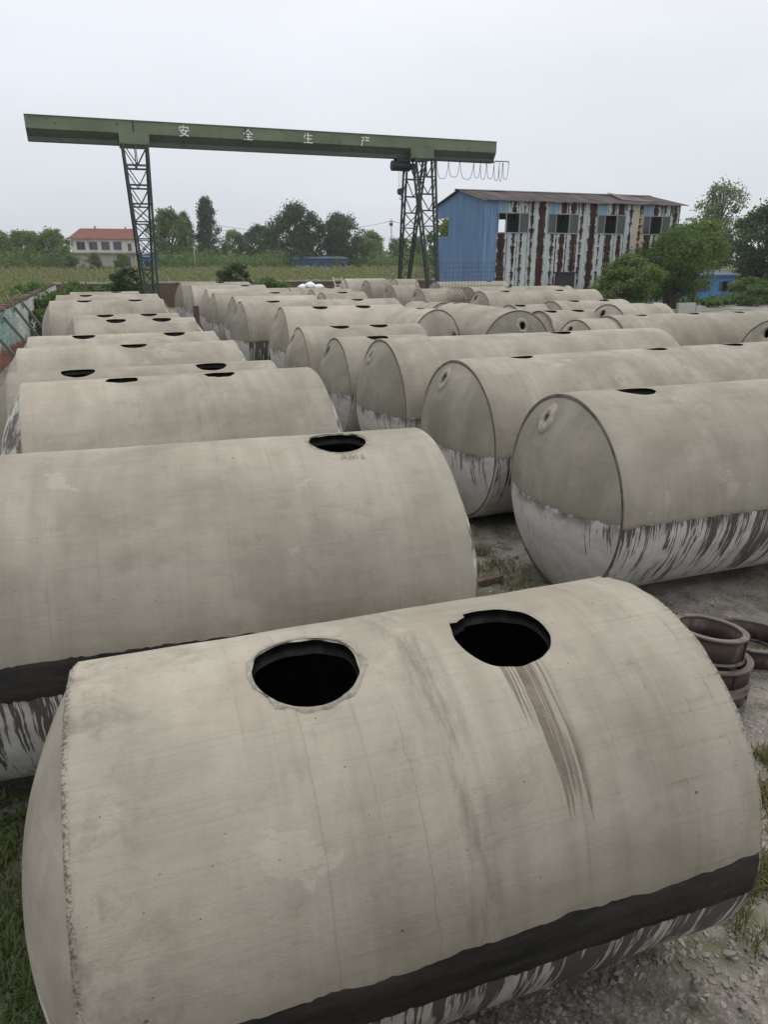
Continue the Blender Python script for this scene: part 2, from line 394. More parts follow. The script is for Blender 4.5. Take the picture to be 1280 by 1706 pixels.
def cladding_mat(name, blue, ca=(0.085, 0.175, 0.320), cb=(0.175, 0.295, 0.45)):
    """profiled steel sheet: faded paint, rust that runs down from fixings and laps"""
    t = NT(name); o = t.obj(); r = t.rand()
    x, y, z = t.sep(o)
    off = t.n('ShaderNodeCombineXYZ'); t.l(t.math('MULTIPLY', r, 50.0), off.inputs[0]); t.l(t.math('MULTIPLY', r, 31.0), off.inputs[2])
    ad = t.n('ShaderNodeVectorMath'); ad.operation = 'ADD'; t.l(o, ad.inputs[0]); t.l(off.outputs[0], ad.inputs[1]); p = ad.outputs[0]
    if blue:
        c = t.mix(t.rng(t.noise(t.scale(p, (2.5, 2.5, 0.25)), 1.0, 5, 0.6), 0.3, 0.7), ca, cb)
        c = t.mix(t.rng(t.math('ADD', z, t.math('MULTIPLY', t.noise(p, 1.2, 5, 0.6), 2.0)), 2.4, 1.0, 0, 0.35), c, (0.08, 0.10, 0.14))
        spots = t.noise(p, 3.4, 5, 0.7)
        c = t.mix(t.rng(spots, 0.70, 0.74, 0, 0.8), c, (0.035, 0.025, 0.02))
        MAT[name] = t.fin(c, 0.6, 0.3); return
    pale = t.mix(t.rng(t.noise(t.scale(p, (3, 3, 0.3)), 1.0, 4, 0.6), 0.3, 0.7), (0.35, 0.42, 0.435), (0.53, 0.575, 0.565))
    cream = (0.50, 0.43, 0.33, 1)
    c = t.mix(t.math('GREATER_THAN', r, 0.93), pale, cream)
    # ragged rust band down the middle of each sheet, its edges torn into downward teeth
    jag = t.noise(t.scale(p, (11, 4, 3.4)), 1.0, 5, 0.7)
    slow = t.noise(t.scale(p, (0.0, 0.0, 0.5)), 1.0, 3, 0.6)
    per = t.math('MULTIPLY_ADD', t.math('GREATER_THAN', r, 0.86), 1.1, 1.15)
    saw = t.math('FRACT', t.math('MULTIPLY', t.math('ADD', z, t.math('MULTIPLY', r, 3.0)), per))
    r2 = t.math('FRACT', t.math('MULTIPLY', r, 7.31))
    w = t.math('ADD', t.math('MULTIPLY_ADD', r2, 0.30, 0.02), t.math('ADD', t.math('MULTIPLY', t.math('SUBTRACT', jag, 0.5), 0.62), t.math('MULTIPLY', t.math('SUBTRACT', saw, 0.5), 0.10)))
    w = t.math('ADD', w, t.math('MULTIPLY', t.math('SUBTRACT', slow, 0.5), 0.45))
    cen = t.math('MULTIPLY_ADD', r, 0.30, 0.25)
    m = t.rng(t.math('SUBTRACT', w, t.math('ABSOLUTE', t.math('SUBTRACT', x, cen))), -0.035, 0.045)
    m2 = t.rng(t.math('SUBTRACT', t.math('MULTIPLY_ADD', jag, 0.22, -0.075), t.math('ABSOLUTE', t.math('SUBTRACT', x, 0.80))), -0.006, 0.008)
    m = t.math('MAXIMUM', m, m2)
    rust = t.mix(t.rng(jag, 0.35, 0.65), (0.040, 0.018, 0.014), (0.095, 0.038, 0.024))
    rust = t.mix(t.rng(t.noise(t.scale(p, (7, 3, 0.35)), 1.0, 4, 0.6), 0.46, 0.54), rust, (0.018, 0.014, 0.014))
    fringe = t.rng(m, 0.0, 0.75)
    c = t.mix(t.math('MULTIPLY', t.rng(m, 0.0, 0.3), 0.75), c, (0.20, 0.105, 0.055))
    c = t.mix(t.rng(m, 0.3, 0.8), c, rust)
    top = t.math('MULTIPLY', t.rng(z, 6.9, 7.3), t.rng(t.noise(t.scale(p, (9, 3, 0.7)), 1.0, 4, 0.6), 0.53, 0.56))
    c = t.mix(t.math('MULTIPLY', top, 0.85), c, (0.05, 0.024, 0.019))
    MAT[name] = t.fin(c, 0.75, 0.2)
cladding_mat('cladding_blue', True)
cladding_mat('cladding_faded', True, (0.16, 0.26, 0.36), (0.27, 0.38, 0.46))
cladding_mat('cladding_rust', False)
def roof_mat():
    t = NT('roof_sheet'); o = t.obj()
    a = t.noise(t.scale(o, (1.2, 0.4, 1)), 1.0, 6, 0.65)
    c = t.mix(t.rng(a, 0.35, 0.65), (0.060, 0.050, 0.049), (0.135, 0.118, 0.113))
    MAT['roof_sheet'] = t.fin(c, 0.85, 0.2)
roof_mat()

# ---------------------------------------------------------------- mesh helpers
class MB:
    def __init__(s): s.v = []; s.f = []
    def add(s, vs, fs):
        b = len(s.v); s.v += [tuple(v) for v in vs]; s.f += [tuple(b + i for i in f) for f in fs]; return s
    def box(s, x0, x1, y0, y1, z0, z1):
        return s.add([(x0, y0, z0), (x1, y0, z0), (x1, y1, z0), (x0, y1, z0), (x0, y0, z1), (x1, y0, z1), (x1, y1, z1), (x0, y1, z1)],
                     [(0, 3, 2, 1), (4, 5, 6, 7), (0, 1, 5, 4), (1, 2, 6, 5), (2, 3, 7, 6), (3, 0, 4, 7)])
    def tube(s, pts, rad, n=6, caps=True):
        pts = [Vector(p) for p in pts]; m = len(pts)
        if not isinstance(rad, (list, tuple)): rad = [rad] * m
        b = len(s.v); prev = None
        for i, p in enumerate(pts):
            d = (pts[min(i + 1, m - 1)] - pts[max(i - 1, 0)]).normalized()
            if prev is None:
                a = Vector((0, 0, 1)) if abs(d.z) < 0.9 else Vector((1, 0, 0))
            else: a = prev
            u = d.cross(a).normalized(); w = u.cross(d).normalized(); prev = w
            for k in range(n):
                q = p + (u * cos(2 * pi * k / n) + w * sin(2 * pi * k / n)) * rad[i]
                s.v.append(tuple(q))
        for i in range(m - 1):
            for k in range(n):
                s.f.append((b + i * n + k, b + i * n + (k + 1) % n, b + (i + 1) * n + (k + 1) % n, b + (i + 1) * n + k))
        if caps:
            s.f.append(tuple(b + k for k in range(n))[::-1]); s.f.append(tuple(b + (m - 1) * n + k for k in range(n)))
        return s
    def bar(s, a, b, w):                                  # square bar
        a = Vector(a); b = Vector(b); d = (b - a).normalized()
        up = Vector((0, 1, 0)) if abs(d.y) < 0.9 else Vector((1, 0, 0))
        u = d.cross(up).normalized() * (w / 2); q = u.cross(d).normalized() * (w / 2)
        vs = [p + i * u + j * q for p in (a, b) for i, j in ((-1, -1), (1, -1), (1, 1), (-1, 1))]
        return s.add(vs, [(0, 3, 2, 1), (4, 5, 6, 7), (0, 1, 5, 4), (1, 2, 6, 5), (2, 3, 7, 6), (3, 0, 4, 7)])
    def lathe(s, prof, n=40, c=(0, 0, 0), closed=False):
        b = len(s.v); m = len(prof)
        for r, z in prof:
            for k in range(n): s.v.append((c[0] + r * cos(2 * pi * k / n), c[1] + r * sin(2 * pi * k / n), c[2] + z))
        for i in range(m if closed else m - 1):
            j = (i + 1) % m
            for k in range(n):
                s.f.append((b + i * n + k, b + i * n + (k + 1) % n, b + j * n + (k + 1) % n, b + j * n + k))
        return s
    def mesh(s, name, m, smooth=False):
        me = bpy.data.meshes.new(name); me.from_pydata(s.v, [], s.f); me.materials.append(MAT[m] if isinstance(m, str) else m)
        if smooth: me.polygons.foreach_set('use_smooth', [True] * len(me.polygons))
        me.update(); return me
    def build(s, name, m, parent=None, smooth=False, loc=(0, 0, 0)):
        return link(name, s.mesh(name, m, smooth), parent, loc)

def link(name, me, parent=None, loc=(0, 0, 0)):
    o = bpy.data.objects.new(name, me); COL.objects.link(o); o.location = loc
    if parent: o.parent = parent
    return o
def tag(o, label=None, cat=None, group=None, kind=None):
    if label: o['label'] = label
    if cat: o['category'] = cat
    if group: o['group'] = group
    if kind: o['kind'] = kind
    return o
def thing(name, loc, rz=0.0, label=None, cat=None, group=None):
    o = bpy.data.objects.new(name, None); COL.objects.link(o); o.location = loc; o.rotation_euler = (0, 0, rz)
    o.empty_display_size = 0.2
    return tag(o, label, cat, group)
def copy_tree(o, parent=None):
    c = o.copy(); COL.objects.link(c); c.parent = parent
    for ch in list(o.children): copy_tree(ch, c)
    return c
def sstep(a, b, x):
    t = min(1, max(0, (x - a) / (b - a))); return t * t * (3 - 2 * t)
def N3(x, y, z=0.0): return mnoise.noise(Vector((x, y, z)))
# ---------------------------------------------------------------- ground
def gz(x, y):
    z = 0.75 * sstep(75, 165, y)
    near = sstep(14, 9, sqrt((x - 3) ** 2 + (y - 4) ** 2))
    if near > 0:
        z += near * (0.05 * N3(x * 1.3, y * 1.3) + 0.025 * N3(x * 4.1, y * 4.1, 3) + 0.012 * N3(x * 11, y * 11, 7) - 0.035)
    return z
def lines(a, b, step, far):
    n = int(round((b - a) / step)); xs = [a + i * (b - a) / n for i in range(n + 1)]
    lo, hi, s = a, b, step
    while lo > -far: s *= 1.5; lo -= s; xs.insert(0, lo)
    s = step
    while hi < far: s *= 1.5; hi += s; xs.append(hi)
    return xs
gx = lines(-3.5, 9.5, 0.075, 2500); gy = lines(0.5, 10.5, 0.075, 2500)
g = MB()
g.v = [(x, y, gz(x, y)) for y in gy for x in gx]
W = len(gx)
g.f = [(j * W + i, j * W + i + 1, (j + 1) * W + i + 1, (j + 1) * W + i) for j in range(len(gy) - 1) for i in range(W - 1)]
tag(g.build('ground', 'muddy_ground', smooth=True), kind='structure')

# ---------------------------------------------------------------- concrete tanks
def add_tp(me, tp):
    a = me.attributes.new('tp', 'FLOAT_VECTOR', 'POINT')
    a.data.foreach_set('vector', [c for p in tp for c in p])

def shell_half(R, L, off, upper, nth, ds, holes=(), hr=0.27, k=8, thick=0.085, uc=0.0, chip=0.0, jag=0.02, notch=None, seed=0):
    """half a tank wall; the upper half has real manholes cut through its thickness"""
    vs, fs, tp, mi = [], [], [], {}
    def P(s, u, r):
        th = u / R
        wob = chip * N3(s * 21 + seed, u * 21, 5.5) * sstep(L / 2 - 0.07, L / 2 - 0.005, abs(s)) + 0.005 * N3(s * 1.7 + seed * 3.3, u * 1.7, seed) + 0.003 * N3(s * 5 + seed, u * 5, 2.2)
        rr = r + wob
        return (s, rr * sin(th), rr * cos(th) + R)
    def V(s, u, r):
        vs.append(P(s, u, r)); tp.append((s + off, u, R * cos(u / R))); return len(vs) - 1
    half = pi / 2 * R
    if upper: u0, u1 = -half, half
    else: u0, u1 = half, half + pi * R
    p = hr * 1.35
    if upper and holes:
        us = [u0 + (uc - p - u0) * i / max(2, nth // 2) for i in range(max(2, nth // 2))]
        us += [uc - p + 2 * p * i / k for i in range(k)]
        us += [uc + p + (u1 - uc - p) * i / max(2, nth // 2) for i in range(max(2, nth // 2) + 1)]
        ju0 = max(2, nth // 2)
    else:
        us = [u0 + (u1 - u0) * i / nth for i in range(nth + 1)]; ju0 = 0
    ss = []; marks = []; cur = -L / 2 + 0.015
    def fill(a, b):
        n = max(1, int(round((b - a) / ds)))
        return [a + (b - a) * i / n for i in range(n)]
    for h in sorted(holes):
        ss += fill(cur, h - p); marks.append((len(ss), h)); ss += [h - p + 2 * p * i / k for i in range(k)]; cur = h + p
    ss += fill(cur, L / 2 - 0.015) + [L / 2 - 0.015]
    ss = [-L / 2] + ss + [L / 2]; marks = [(a + 1, h) for a, h in marks]
    m = len(us)
    def grid(r, flip, edge):
        idx = [[V(s, u, r - (0.012 if edge and i in (0, len(ss) - 1) else 0)) for u in us] for i, s in enumerate(ss)]
        skip = set()
        for a, h in marks:
            for i in range(a, a + k):
                for j in range(ju0, ju0 + k): skip.add((i, j))
        for i in range(len(ss) - 1):
            for j in range(m - 1):
                if (i, j) in skip: continue
                q = (idx[i][j], idx[i + 1][j], idx[i + 1][j + 1], idx[i][j + 1])
                fs.append(q if flip else q[::-1])
        rings = []
        for hi_, (a, h) in enumerate(marks):
            per = [(a + i, ju0) for i in range(k)] + [(a + k, ju0 + j) for j in range(k)] + [(a + k - i, ju0 + k) for i in range(k)] + [(a, ju0 + k - j) for j in range(k)]
            pid = [idx[i][j] for i, j in per]
            def ring(f, lift=0.0):
                out = []
                for i, j in per:
                    d = Vector((ss[i] - h, us[j] - uc)); ang = atan2(d.y, d.x)
                    rad = hr * (1 + jag * N3(cos(ang) * 2.2 + h * 5, sin(ang) * 2.2, seed + hi_))
                    if notch and hi_ == notch[0]:
                        da = abs((ang - notch[1] + pi) % (2 * pi) - pi)
                        if da < notch[2]: rad *= notch[3]
                    c = Vector((cos(ang), sin(ang))) * rad; q = d * (1 - f) + c * f
                    out.append(V(h + q.x, uc + q.y, r - lift))
                return out
            mid = ring(0.55); hole = ring(0.94); lip = ring(1.0, 0.008 if edge else 0)
            n = len(pid)
            for A, B in ((pid, mid), (mid, hole), (hole, lip)):
                for i in range(n):
                    q = (A[i], A[(i + 1) % n], B[(i + 1) % n], B[i]); fs.append(q if flip else q[::-1])
            rings.append(lip)
        return idx, rings
    io, ro = grid(R, False, True)
    if upper:
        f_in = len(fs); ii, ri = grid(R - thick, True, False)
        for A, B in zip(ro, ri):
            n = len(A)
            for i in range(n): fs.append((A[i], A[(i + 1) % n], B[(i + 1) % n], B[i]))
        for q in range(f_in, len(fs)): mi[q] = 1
    f_rim = len(fs)
    # annular end faces of the shell
    for e in (0, len(ss) - 1):
        rim = [V(ss[e], u, R - 0.054) for u in us]
        for j in range(m - 1):
            q = (io[e][j], io[e][j + 1], rim[j + 1], rim[j]); fs.append(q if e else q[::-1])
    for q in range(f_rim, len(fs)): mi[q] = 2
    return vs, fs, tp, mi

def cap_mesh(R, side, off, dome, hole=None, n=56, rings=11, seed=0):
    """domed end with an optional inlet hole (y, z above axis, radius)"""
    vs, fs, tp = [], [], []
    Ro = R - 0.050
    hy, hz, hr = hole if hole else (0.0, 0.0, 0.004)
    def V(y, z, inset=0.0):
        rr = min(1.0, sqrt(y * y + z * z) / Ro)
        x = side * (-0.006 + dome * (1 - rr ** 2.2) - inset) + 0.006 * N3(y * 2 + seed, z * 2, seed)
        vs.append((x, y, z + R)); tp.append((y + off, z, z)); return len(vs) - 1
    loops = []
    for i in range(rings + 1):
        f = i / rings; f = f ** 0.8; lp = []
        for kx in range(n):
            a = 2 * pi * kx / n; rad = hr * (1 + 0.16 * N3(cos(a) * 2, sin(a) * 2, seed + 4) if hole else 1)
            hp = (hy + rad * cos(a), hz + rad * sin(a)); op = (Ro * cos(a), Ro * sin(a))
            lp.append(V(hp[0] * (1 - f) + op[0] * f, hp[1] * (1 - f) + op[1] * f))
        loops.append(lp)
    if hole:
        lp = []
        for kx in range(n):
            a = 2 * pi * kx / n; lp.append(V(hy + hr * 0.93 * cos(a), hz + hr * 0.93 * sin(a), 0.08))
        loops.insert(0, lp)
    for A, B in zip(loops[:-1], loops[1:]):
        for kx in range(n):
            q = (A[kx], A[(kx + 1) % n], B[(kx + 1) % n], B[kx]); fs.append(q if side > 0 else q[::-1])
    if not hole: fs.append(tuple(loops[0]) if side > 0 else tuple(loops[0][::-1]))
    return vs, fs, tp

def make(name, data, m, parent, loc=(0, 0, 0)):
    vs, fs, tp = data[:3]
    me = bpy.data.meshes.new(name); me.from_pydata(vs, [], fs); me.materials.append(MAT[m]); add_tp(me, tp)
    if len(data) > 3:
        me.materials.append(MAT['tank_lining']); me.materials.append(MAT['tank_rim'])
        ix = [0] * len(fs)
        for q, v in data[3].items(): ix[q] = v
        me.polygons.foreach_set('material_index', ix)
    me.polygons.foreach_set('use_smooth', [True] * len(me.polygons)); me.update()
    return link(name, me, parent, loc)

def collar(R, L, h, uc, hr, w, parent, seed):
    """rough ring of mortar smeared round a manhole"""
    b = MB(); n = 72; prof = [(1.01, 0.000), (1.03, 0.003), (1.0 + w * 0.55, 0.003), (1.0 + w, 0.000)]
    for q, (f, lift) in enumerate(prof):
        for kx in range(n):
            a = 2 * pi * kx / n
            r = hr * (f + (0.22 * (f - 1) / w) * N3(cos(a) * 3, sin(a) * 3, seed) * (1 if q > 1 else 0) + 0.012 * N3(cos(a) * 14, sin(a) * 14, seed + q))
            s = h + r * cos(a); u = uc + r * sin(a); rr = R + 0.003 + lift + 0.004 * N3(s * 30, u * 30, seed) * (1 if 0 < q < 3 else 0) - (0.012 if q == 3 else 0)
            b.v.append((s, rr * sin(u / R), rr * cos(u / R) + R))
    for q in range(3):
        for kx in range(n): b.f.append((q * n + kx, q * n + (kx + 1) % n, (q + 1) * n + (kx + 1) % n, (q + 1) * n + kx))
    o = b.build('mortar_collar', 'rough_mortar', parent, True); return o

def cap_collar(R, side, dome, hole, w, parent, x0, seed):
    b = MB(); n = 36; hy, hz, hr = hole; Ro = R - 0.050
    prof = [(hr * 1.02, 0.0), (hr * 1.05, 0.016), (hr + w * 0.5, 0.020), (hr + w * 0.8, 0.014), (hr + w, -0.008)]
    for q, (r0, lift) in enumerate(prof):
        for kx in range(n):
            a = 2 * pi * kx / n; r = r0 * (1 + 0.10 * N3(cos(a) * 2.5, sin(a) * 2.5, seed + q * 0.2))
            y = hy + r * cos(a) * 0.9; z = hz + r * sin(a); rr = min(1, sqrt(y * y + z * z) / Ro)
            b.v.append((x0 + side * (-0.006 + dome * (1 - rr ** 2.2) + lift + 0.006 * N3(y * 25, z * 25, seed)), y, z + R))
    for q in range(len(prof) - 1):
        for kx in range(n): b.f.append((q * n + kx, q * n + (kx + 1) % n, (q + 1) * n + (kx + 1) % n, (q + 1) * n + kx))
    return b.build('mortar_collar', 'rough_mortar', parent, True)

def tar_band(R, L, t0, t1, parent, seed, ends=0.03):
    """ragged coat of tar brushed over the joint on the camera side"""
    b = MB(); n = int(L / 0.03); m = 7; rr = R + 0.010
    for i in range(n + 1):
        s = -L / 2 + ends + (L - 2 * ends) * i / n
        a = radians(t0 + 1.1 * N3(s * 1.3, seed) + 0.9 * N3(s * 7, seed, 2) + 0.5 * N3(s * 31, seed, 4))
        c = radians(t1 + 1.8 * N3(s * 1.1, seed, 8) + 1.4 * N3(s * 6, seed, 3) + 0.9 * N3(s * 25, seed, 5))
        for j in range(m + 1):
            th = a + (c - a) * j / m; q = rr + (0 if 0 < j < m else -0.012) + 0.002 * N3(s * 14, th * 14, seed)
            b.v.append((s, q * sin(th), q * cos(th) + R))
    for i in range(n):
        for j in range(m):
            A = i * (m + 1) + j; b.f.append((A, A + 1, A + m + 2, A + m + 1))
    return tag(b.build('tar_band', 'tar', parent, True), 'black tar brushed along the joint')

GR = {'l': 'tanks in the row by the left wall', 'm': 'tanks in the middle row', 'r': 'tanks at the back right'}
def tank(rx, rd, yaw, R, L, holes=(), cap=None, label='', row='m', uc=-6.0, nth=22, ds=0.16, k=6, hr=0.255, dome=0.40, idx=0, chip=0.0,
         front=False, band=None, collars=(), capcol=None, jag=0.05, notch=None, capR=None, ncap=48, stained=None, pale=''):
    root = thing('concrete_tank', (rx, rd, 0), radians(yaw), label, 'tank', GR[row])
    mt = 'concrete_front' if front else 'concrete'
    off = 0.0 if front else 17.0 * idx
    ucm = radians(uc) * R
    make('upper_shell', shell_half(R, L, off, True, nth, ds, holes, hr, k, uc=ucm, jag=jag, notch=notch, seed=idx, chip=chip), mt, root)
    make('lower_shell', shell_half(R, L, off, False, nth, ds * 1.5, seed=idx), stained or mt, root)
    if cap == 'H': cap = (0.14, R - 0.36, 0.15)
    for side, hole in ((-1, cap), (1, capR)):
        make('end_cap', cap_mesh(R, side, off + side * 3.3, dome, hole, ncap, seed=idx), 'cap_pale' if ('L' if side < 0 else 'R') in pale else 'concrete_cap', root, (side * L / 2, 0, 0))
        if hole and capcol: cap_collar(R, side, dome, hole, capcol, root, side * L / 2, idx)
    for h, w in collars: collar(R, L, h, ucm, hr, w, root, idx)
    if band: tar_band(R, L, band[0], band[1], root, idx)
    return root
HOLE = (0.26, 0.86, 0.15)          # inlet in the left cap, high up
# left row, nearest first
tank(1.19, 3.09, -0.8, 1.066, 3.21, [-0.51, 0.55], None, 'nearest tank, two open manholes and a brown mud stain running from the right one', 'l',
     uc=-6.2, nth=64, ds=0.05, k=14, hr=0.265, idx=0, chip=0.012, dome=0.31, front=True, band=(-84.5, -99.5), collars=[(-0.51, 0.13)], jag=0.08, notch=(1, 2.25, 0.22, 0.86), ncap=96)
tank(-2.22, 5.99, -3.5, 1.28, 9.38, [0.9, 3.87], None, 'second nearest tank, long, running out of the left edge behind the nearest one', 'l',
     uc=-5.1, nth=56, ds=0.08, k=12, hr=0.24, idx=1, pale='R', dome=0.37, band=(-80.5, -92.5), collars=[(3.87, 0.10)], ncap=80)
T2 = bpy.data.objects['concrete_tank.001']
def scribble(strokes, s0, th0, R, parent):
    b = MB()
    for st in strokes:
        b.tube([(s0 + x, (R + 0.006) * sin(radians(th0) + y / R), R + (R + 0.006) * cos(radians(th0) + y / R)) for x, y in st], 0.0018, 4)
    return b.build('handwritten_mark', 'pencil', parent)
scribble([[(0, 0), (0.03, 0.08), (0.055, 0.0)], [(0.015, 0.03), (0.05, 0.03)], [(0.075, 0), (0.08, 0.045), (0.095, 0.05), (0.105, 0.0), (0.115, 0.045), (0.135, 0.045), (0.14, 0)], [(0.165, 0.03), (0.18, 0.045), (0.195, 0.03), (0.165, 0.0), (0.205, 0.0)]], 3.82, -21.0, 1.28, T2)
tank(0.64, 9.60, 2.4, 1.289, 3.63, [-0.66, 0.56], None, 'third tank of the left row, with two small ragged broken manholes', 'l', uc=-1.0, nth=44, ds=0.1, k=10, hr=0.2, idx=2, pale='LR', dome=0.38, jag=0.3, ncap=64)
tank(0.41, 12.65, 0.8, 1.15, 4.20, [-1.08, 1.02], None, 'fourth tank of the left row, low, two wide open manholes above the third', 'l', uc=-6.5, nth=36, ds=0.12, k=9, pale='R', idx=3, ncap=64)
tank(0.22, 15.21, 1.5, 1.20, 4.06, [0.05], None, 'fifth tank of the left row, with a single manhole in the middle', 'l', uc=-2.6, nth=36, pale='R', idx=4, ncap=56)
tank(0.16, 18.53, -0.2, 1.15, 4.20, [-0.91, 1.13], None, 'sixth tank of the left row, only its pinkish crest and two manholes showing', 'l', uc=-5.5, pale='R', idx=5)
tank(0.51, 21.19, -0.3, 1.225, 3.11, [-0.51, 0.67], None, 'seventh tank of the left row, shorter, its left end set in from the wall', 'l', uc=-7.7, pale='R', idx=6)
tank(0.33, 24.53, 0.1, 1.175, 3.13, [-0.63, 0.66], None, 'eighth tank of the left row, just behind the short seventh one', 'l', uc=-6.0, pale='R', idx=7)
tank(-0.20, 28.24, 0.0, 1.30, 3.80, [-0.77, 0.93], None, 'tall ninth tank of the left row with its rounded left end by the props', 'l', uc=-5.0, pale='R', idx=8)
tank(-0.20, 33.70, 0.0, 1.275, 4.04, [-0.86], None, 'tenth tank of the left row, a narrow pale crest behind the tall ninth', 'l', uc=-7.0, pale='R', idx=9)
tank(-0.33, 36.48, 0.1, 1.275, 2.97, [0.48], None, 'farthest tank of the left row, in front of the crane leg', 'l', uc=-3.0, pale='R', idx=10)
tank(0.45, 0.05, -0.5, 1.066, 3.3, [], None, 'unseen tank assumed under the camera, added to shade the nearest tank', 'l', idx=44)  # out of frame, added to keep sky light off the nearest tank's front
# middle row, nearest first
tank(11.49, 7.03, -0.8, 1.246, 13.17, [-5.63], (0.19, 0.93, 0.05), 'nearest tank of the middle row, pale streaked lower half and plugged inlet', 'm', uc=1.0, nth=52, ds=0.12, k=10, hr=0.24, idx=11, stained='concrete_dripped', capcol=0.13, ncap=96)
tank(12.58, 10.41, 2.6, 1.262, 15.43, [-6.59, -3.84, -2.06], (0.16, 0.96, 0.075), 'second tank of the middle row, long, dark stained end and three manholes', 'm', uc=3.0, nth=44, ds=0.14, k=8, hr=0.235, idx=12, capcol=0.11, ncap=80)
tank(7.87, 13.01, 0.9, 1.282, 6.41, [0.72], (0.15, 0.96, 0.05), 'third tank of the middle row, plugged inlet, one manhole near the right', 'm', uc=0, nth=40, ds=0.14, idx=13, capcol=0.12, ncap=72)
tank(5.76, 16.07, 0.1, 1.148, 2.20, [-0.12], 'H', 'small fourth tank of the middle row wedged behind the third one', 'm', uc=-6, nth=32, idx=14, ncap=56)
tank(6.10, 18.64, -1.3, 1.16, 3.33, [-0.58, 0.49], 'H', 'fifth tank of the middle row with two manholes and pinkish wall', 'm', uc=-4, nth=32, idx=15, stained='concrete_stained', ncap=56)
tank(6.96, 23.08, -1.8, 1.274, 4.04, [-0.79, 0.64], 'H', 'sixth tank of the middle row, its rounded right end by the broken tank', 'm', uc=-8, nth=32, idx=16)
tank(7.20, 26.71, 1.2, 1.276, 5.94, [-1.81, 1.4], 'H', 'seventh tank of the middle row, dark stained below the joint', 'm', uc=-5, nth=32, idx=17, stained='concrete_stained')
tank(6.43, 31.34, 0.0, 1.25, 3.50, [], 'H', 'eighth tank of the middle row, overlapped by the seventh, ring end dark', 'm', idx=18)
tank(6.31, 34.74, 0.0, 1.25, 4.02, [0.84], 'H', 'ninth tank of the middle row, behind the leaning wooden post', 'm', idx=19)
tank(6.48, 38.12, 0.0, 1.275, 4.17, [], 'H', 'tenth tank of the middle row, only its dark rimmed left end showing', 'm', idx=20)
tank(6.02, 41.72, 0.0, 1.30, 4.03, [0.9], None, 'next to last tank of the middle row, pale rounded left end', 'm', idx=21)
tank(5.83, 45.74, 0.0, 1.325, 4.07, [0.3], None, 'last tank of the middle row, beside the crane leg before the brick wall', 'm', idx=22)
# loose tanks behind the middle row
tank(10.39, 39.74, 0.0, 1.25, 2.87, [0.84], None, 'short tank behind the ladder carrying white rubble', 'm', idx=23)
tank(10.59, 37.10, 0.0, 1.25, 2.09, [], 'H', 'small tank just behind the short ladder', 'm', idx=24)
tank(10.23, 33.89, 0.0, 1.25, 2.05, [-0.05], 'H', 'small tank just in front of the short ladder', 'm', idx=25)
tank(17.34, 51.89, 0.0, 1.30, 3.13, [], 'H', 'farthest tank left of the right crane leg', 'r', idx=26)
tank(16.97, 47.79, 0.1, 1.30, 1.74, [], 'H', 'second farthest tank left of the right crane leg, oval dark inlet', 'r', idx=27)
tank(16.13, 41.25, 0.1, 1.25, 1.52, [], 'H', 'short tank with dark inlet left of the reinforcing mesh sheets', 'r', idx=28)
tank(16.13, 35.86, 0.0, 1.25, 2.34, [], 'H', 'tank with dark inlet under the curled end of the mesh', 'r', idx=29)
tank(18.31, 46.42, 0.0, 1.35, 1.46, [], None, 'short tank at the foot of the right crane leg', 'r', idx=30)
tank(20.13, 40.37, 0.0, 1.35, 4.53, [1.2], None, 'pale tank behind the mesh sheets near the blue gable', 'r', uc=-3, idx=31)
tank(21.72, 37.23, 0.1, 1.25, 6.43, [-0.8, 2.76], None, 'long tank close along the rusty shed wall', 'r', uc=-4, idx=32)
tank(20.05, 32.49, 0.1, 1.251, 6.52, [-1.98, 1.08], 'H', 'long tank with round dark inlet in front of the rusty shed', 'r', uc=-6, idx=33)
tank(17.57, 24.80, 0.0, 1.225, 3.27, [-0.73, 0.63], 'H', 'tank with two manholes in front of the leafy tree by the shed', 'r', uc=-4, idx=34)
tank(16.75, 20.92, 0.1, 1.275, 2.08, [0.5], 'H', 'short pale tank with dark inlet right of the two-manhole tank', 'r', uc=2, idx=35)
tank(15.16, 25.30, 0.0, 1.15, 1.56, [-0.43], None, 'small tank peeping out behind the crosswise tank', 'r', idx=36)
tank(15.05, 22.05, 0.1, 1.15, 2.63, [-1.0, 0.1], None, 'tank with two manholes immediately right of the crosswise tank', 'r', uc=-5, idx=37)
tank(12.97, 18.02, -1.2, 1.174, 0.95, [], 'H', 'very short tank, its round end in front of the crosswise tank', 'r', idx=38)
tank(16.71, 18.15, -0.8, 1.204, 6.13, [-1.98, -0.04, 1.72], 'H', 'long tank with three manholes reaching toward the right edge', 'r', uc=1, idx=39)
tank(18.35, 14.62, 0.0, 1.25, 4.00, [], 'H', 'tank cut by the right edge, only part of its round end showing', 'r', idx=40)
tank(11.77, 22.42, -89.5, 1.243, 4.49, [-1.9], None, 'tank lying crosswise to the rows with its ragged inlet facing the camera', 'r', uc=0, idx=41, nth=40, ds=0.12, capR=(0.05, 0.78, 0.12), capcol=0.12, ncap=72)
tank(9.20, 21.75, -65.0, 1.251, 1.26, [0.05], None, 'broken pale tank stub tilted beside the crosswise tank', 'r', uc=0, hr=0.22, idx=42, jag=0.2, capR=(0.6, 0.3, 0.2))
tank(11.86, 27.48, -58.0, 1.175, 1.44, [0.05], None, 'second broken tank stub half hidden behind the first stub', 'r', uc=0, hr=0.2, idx=43, jag=0.2)

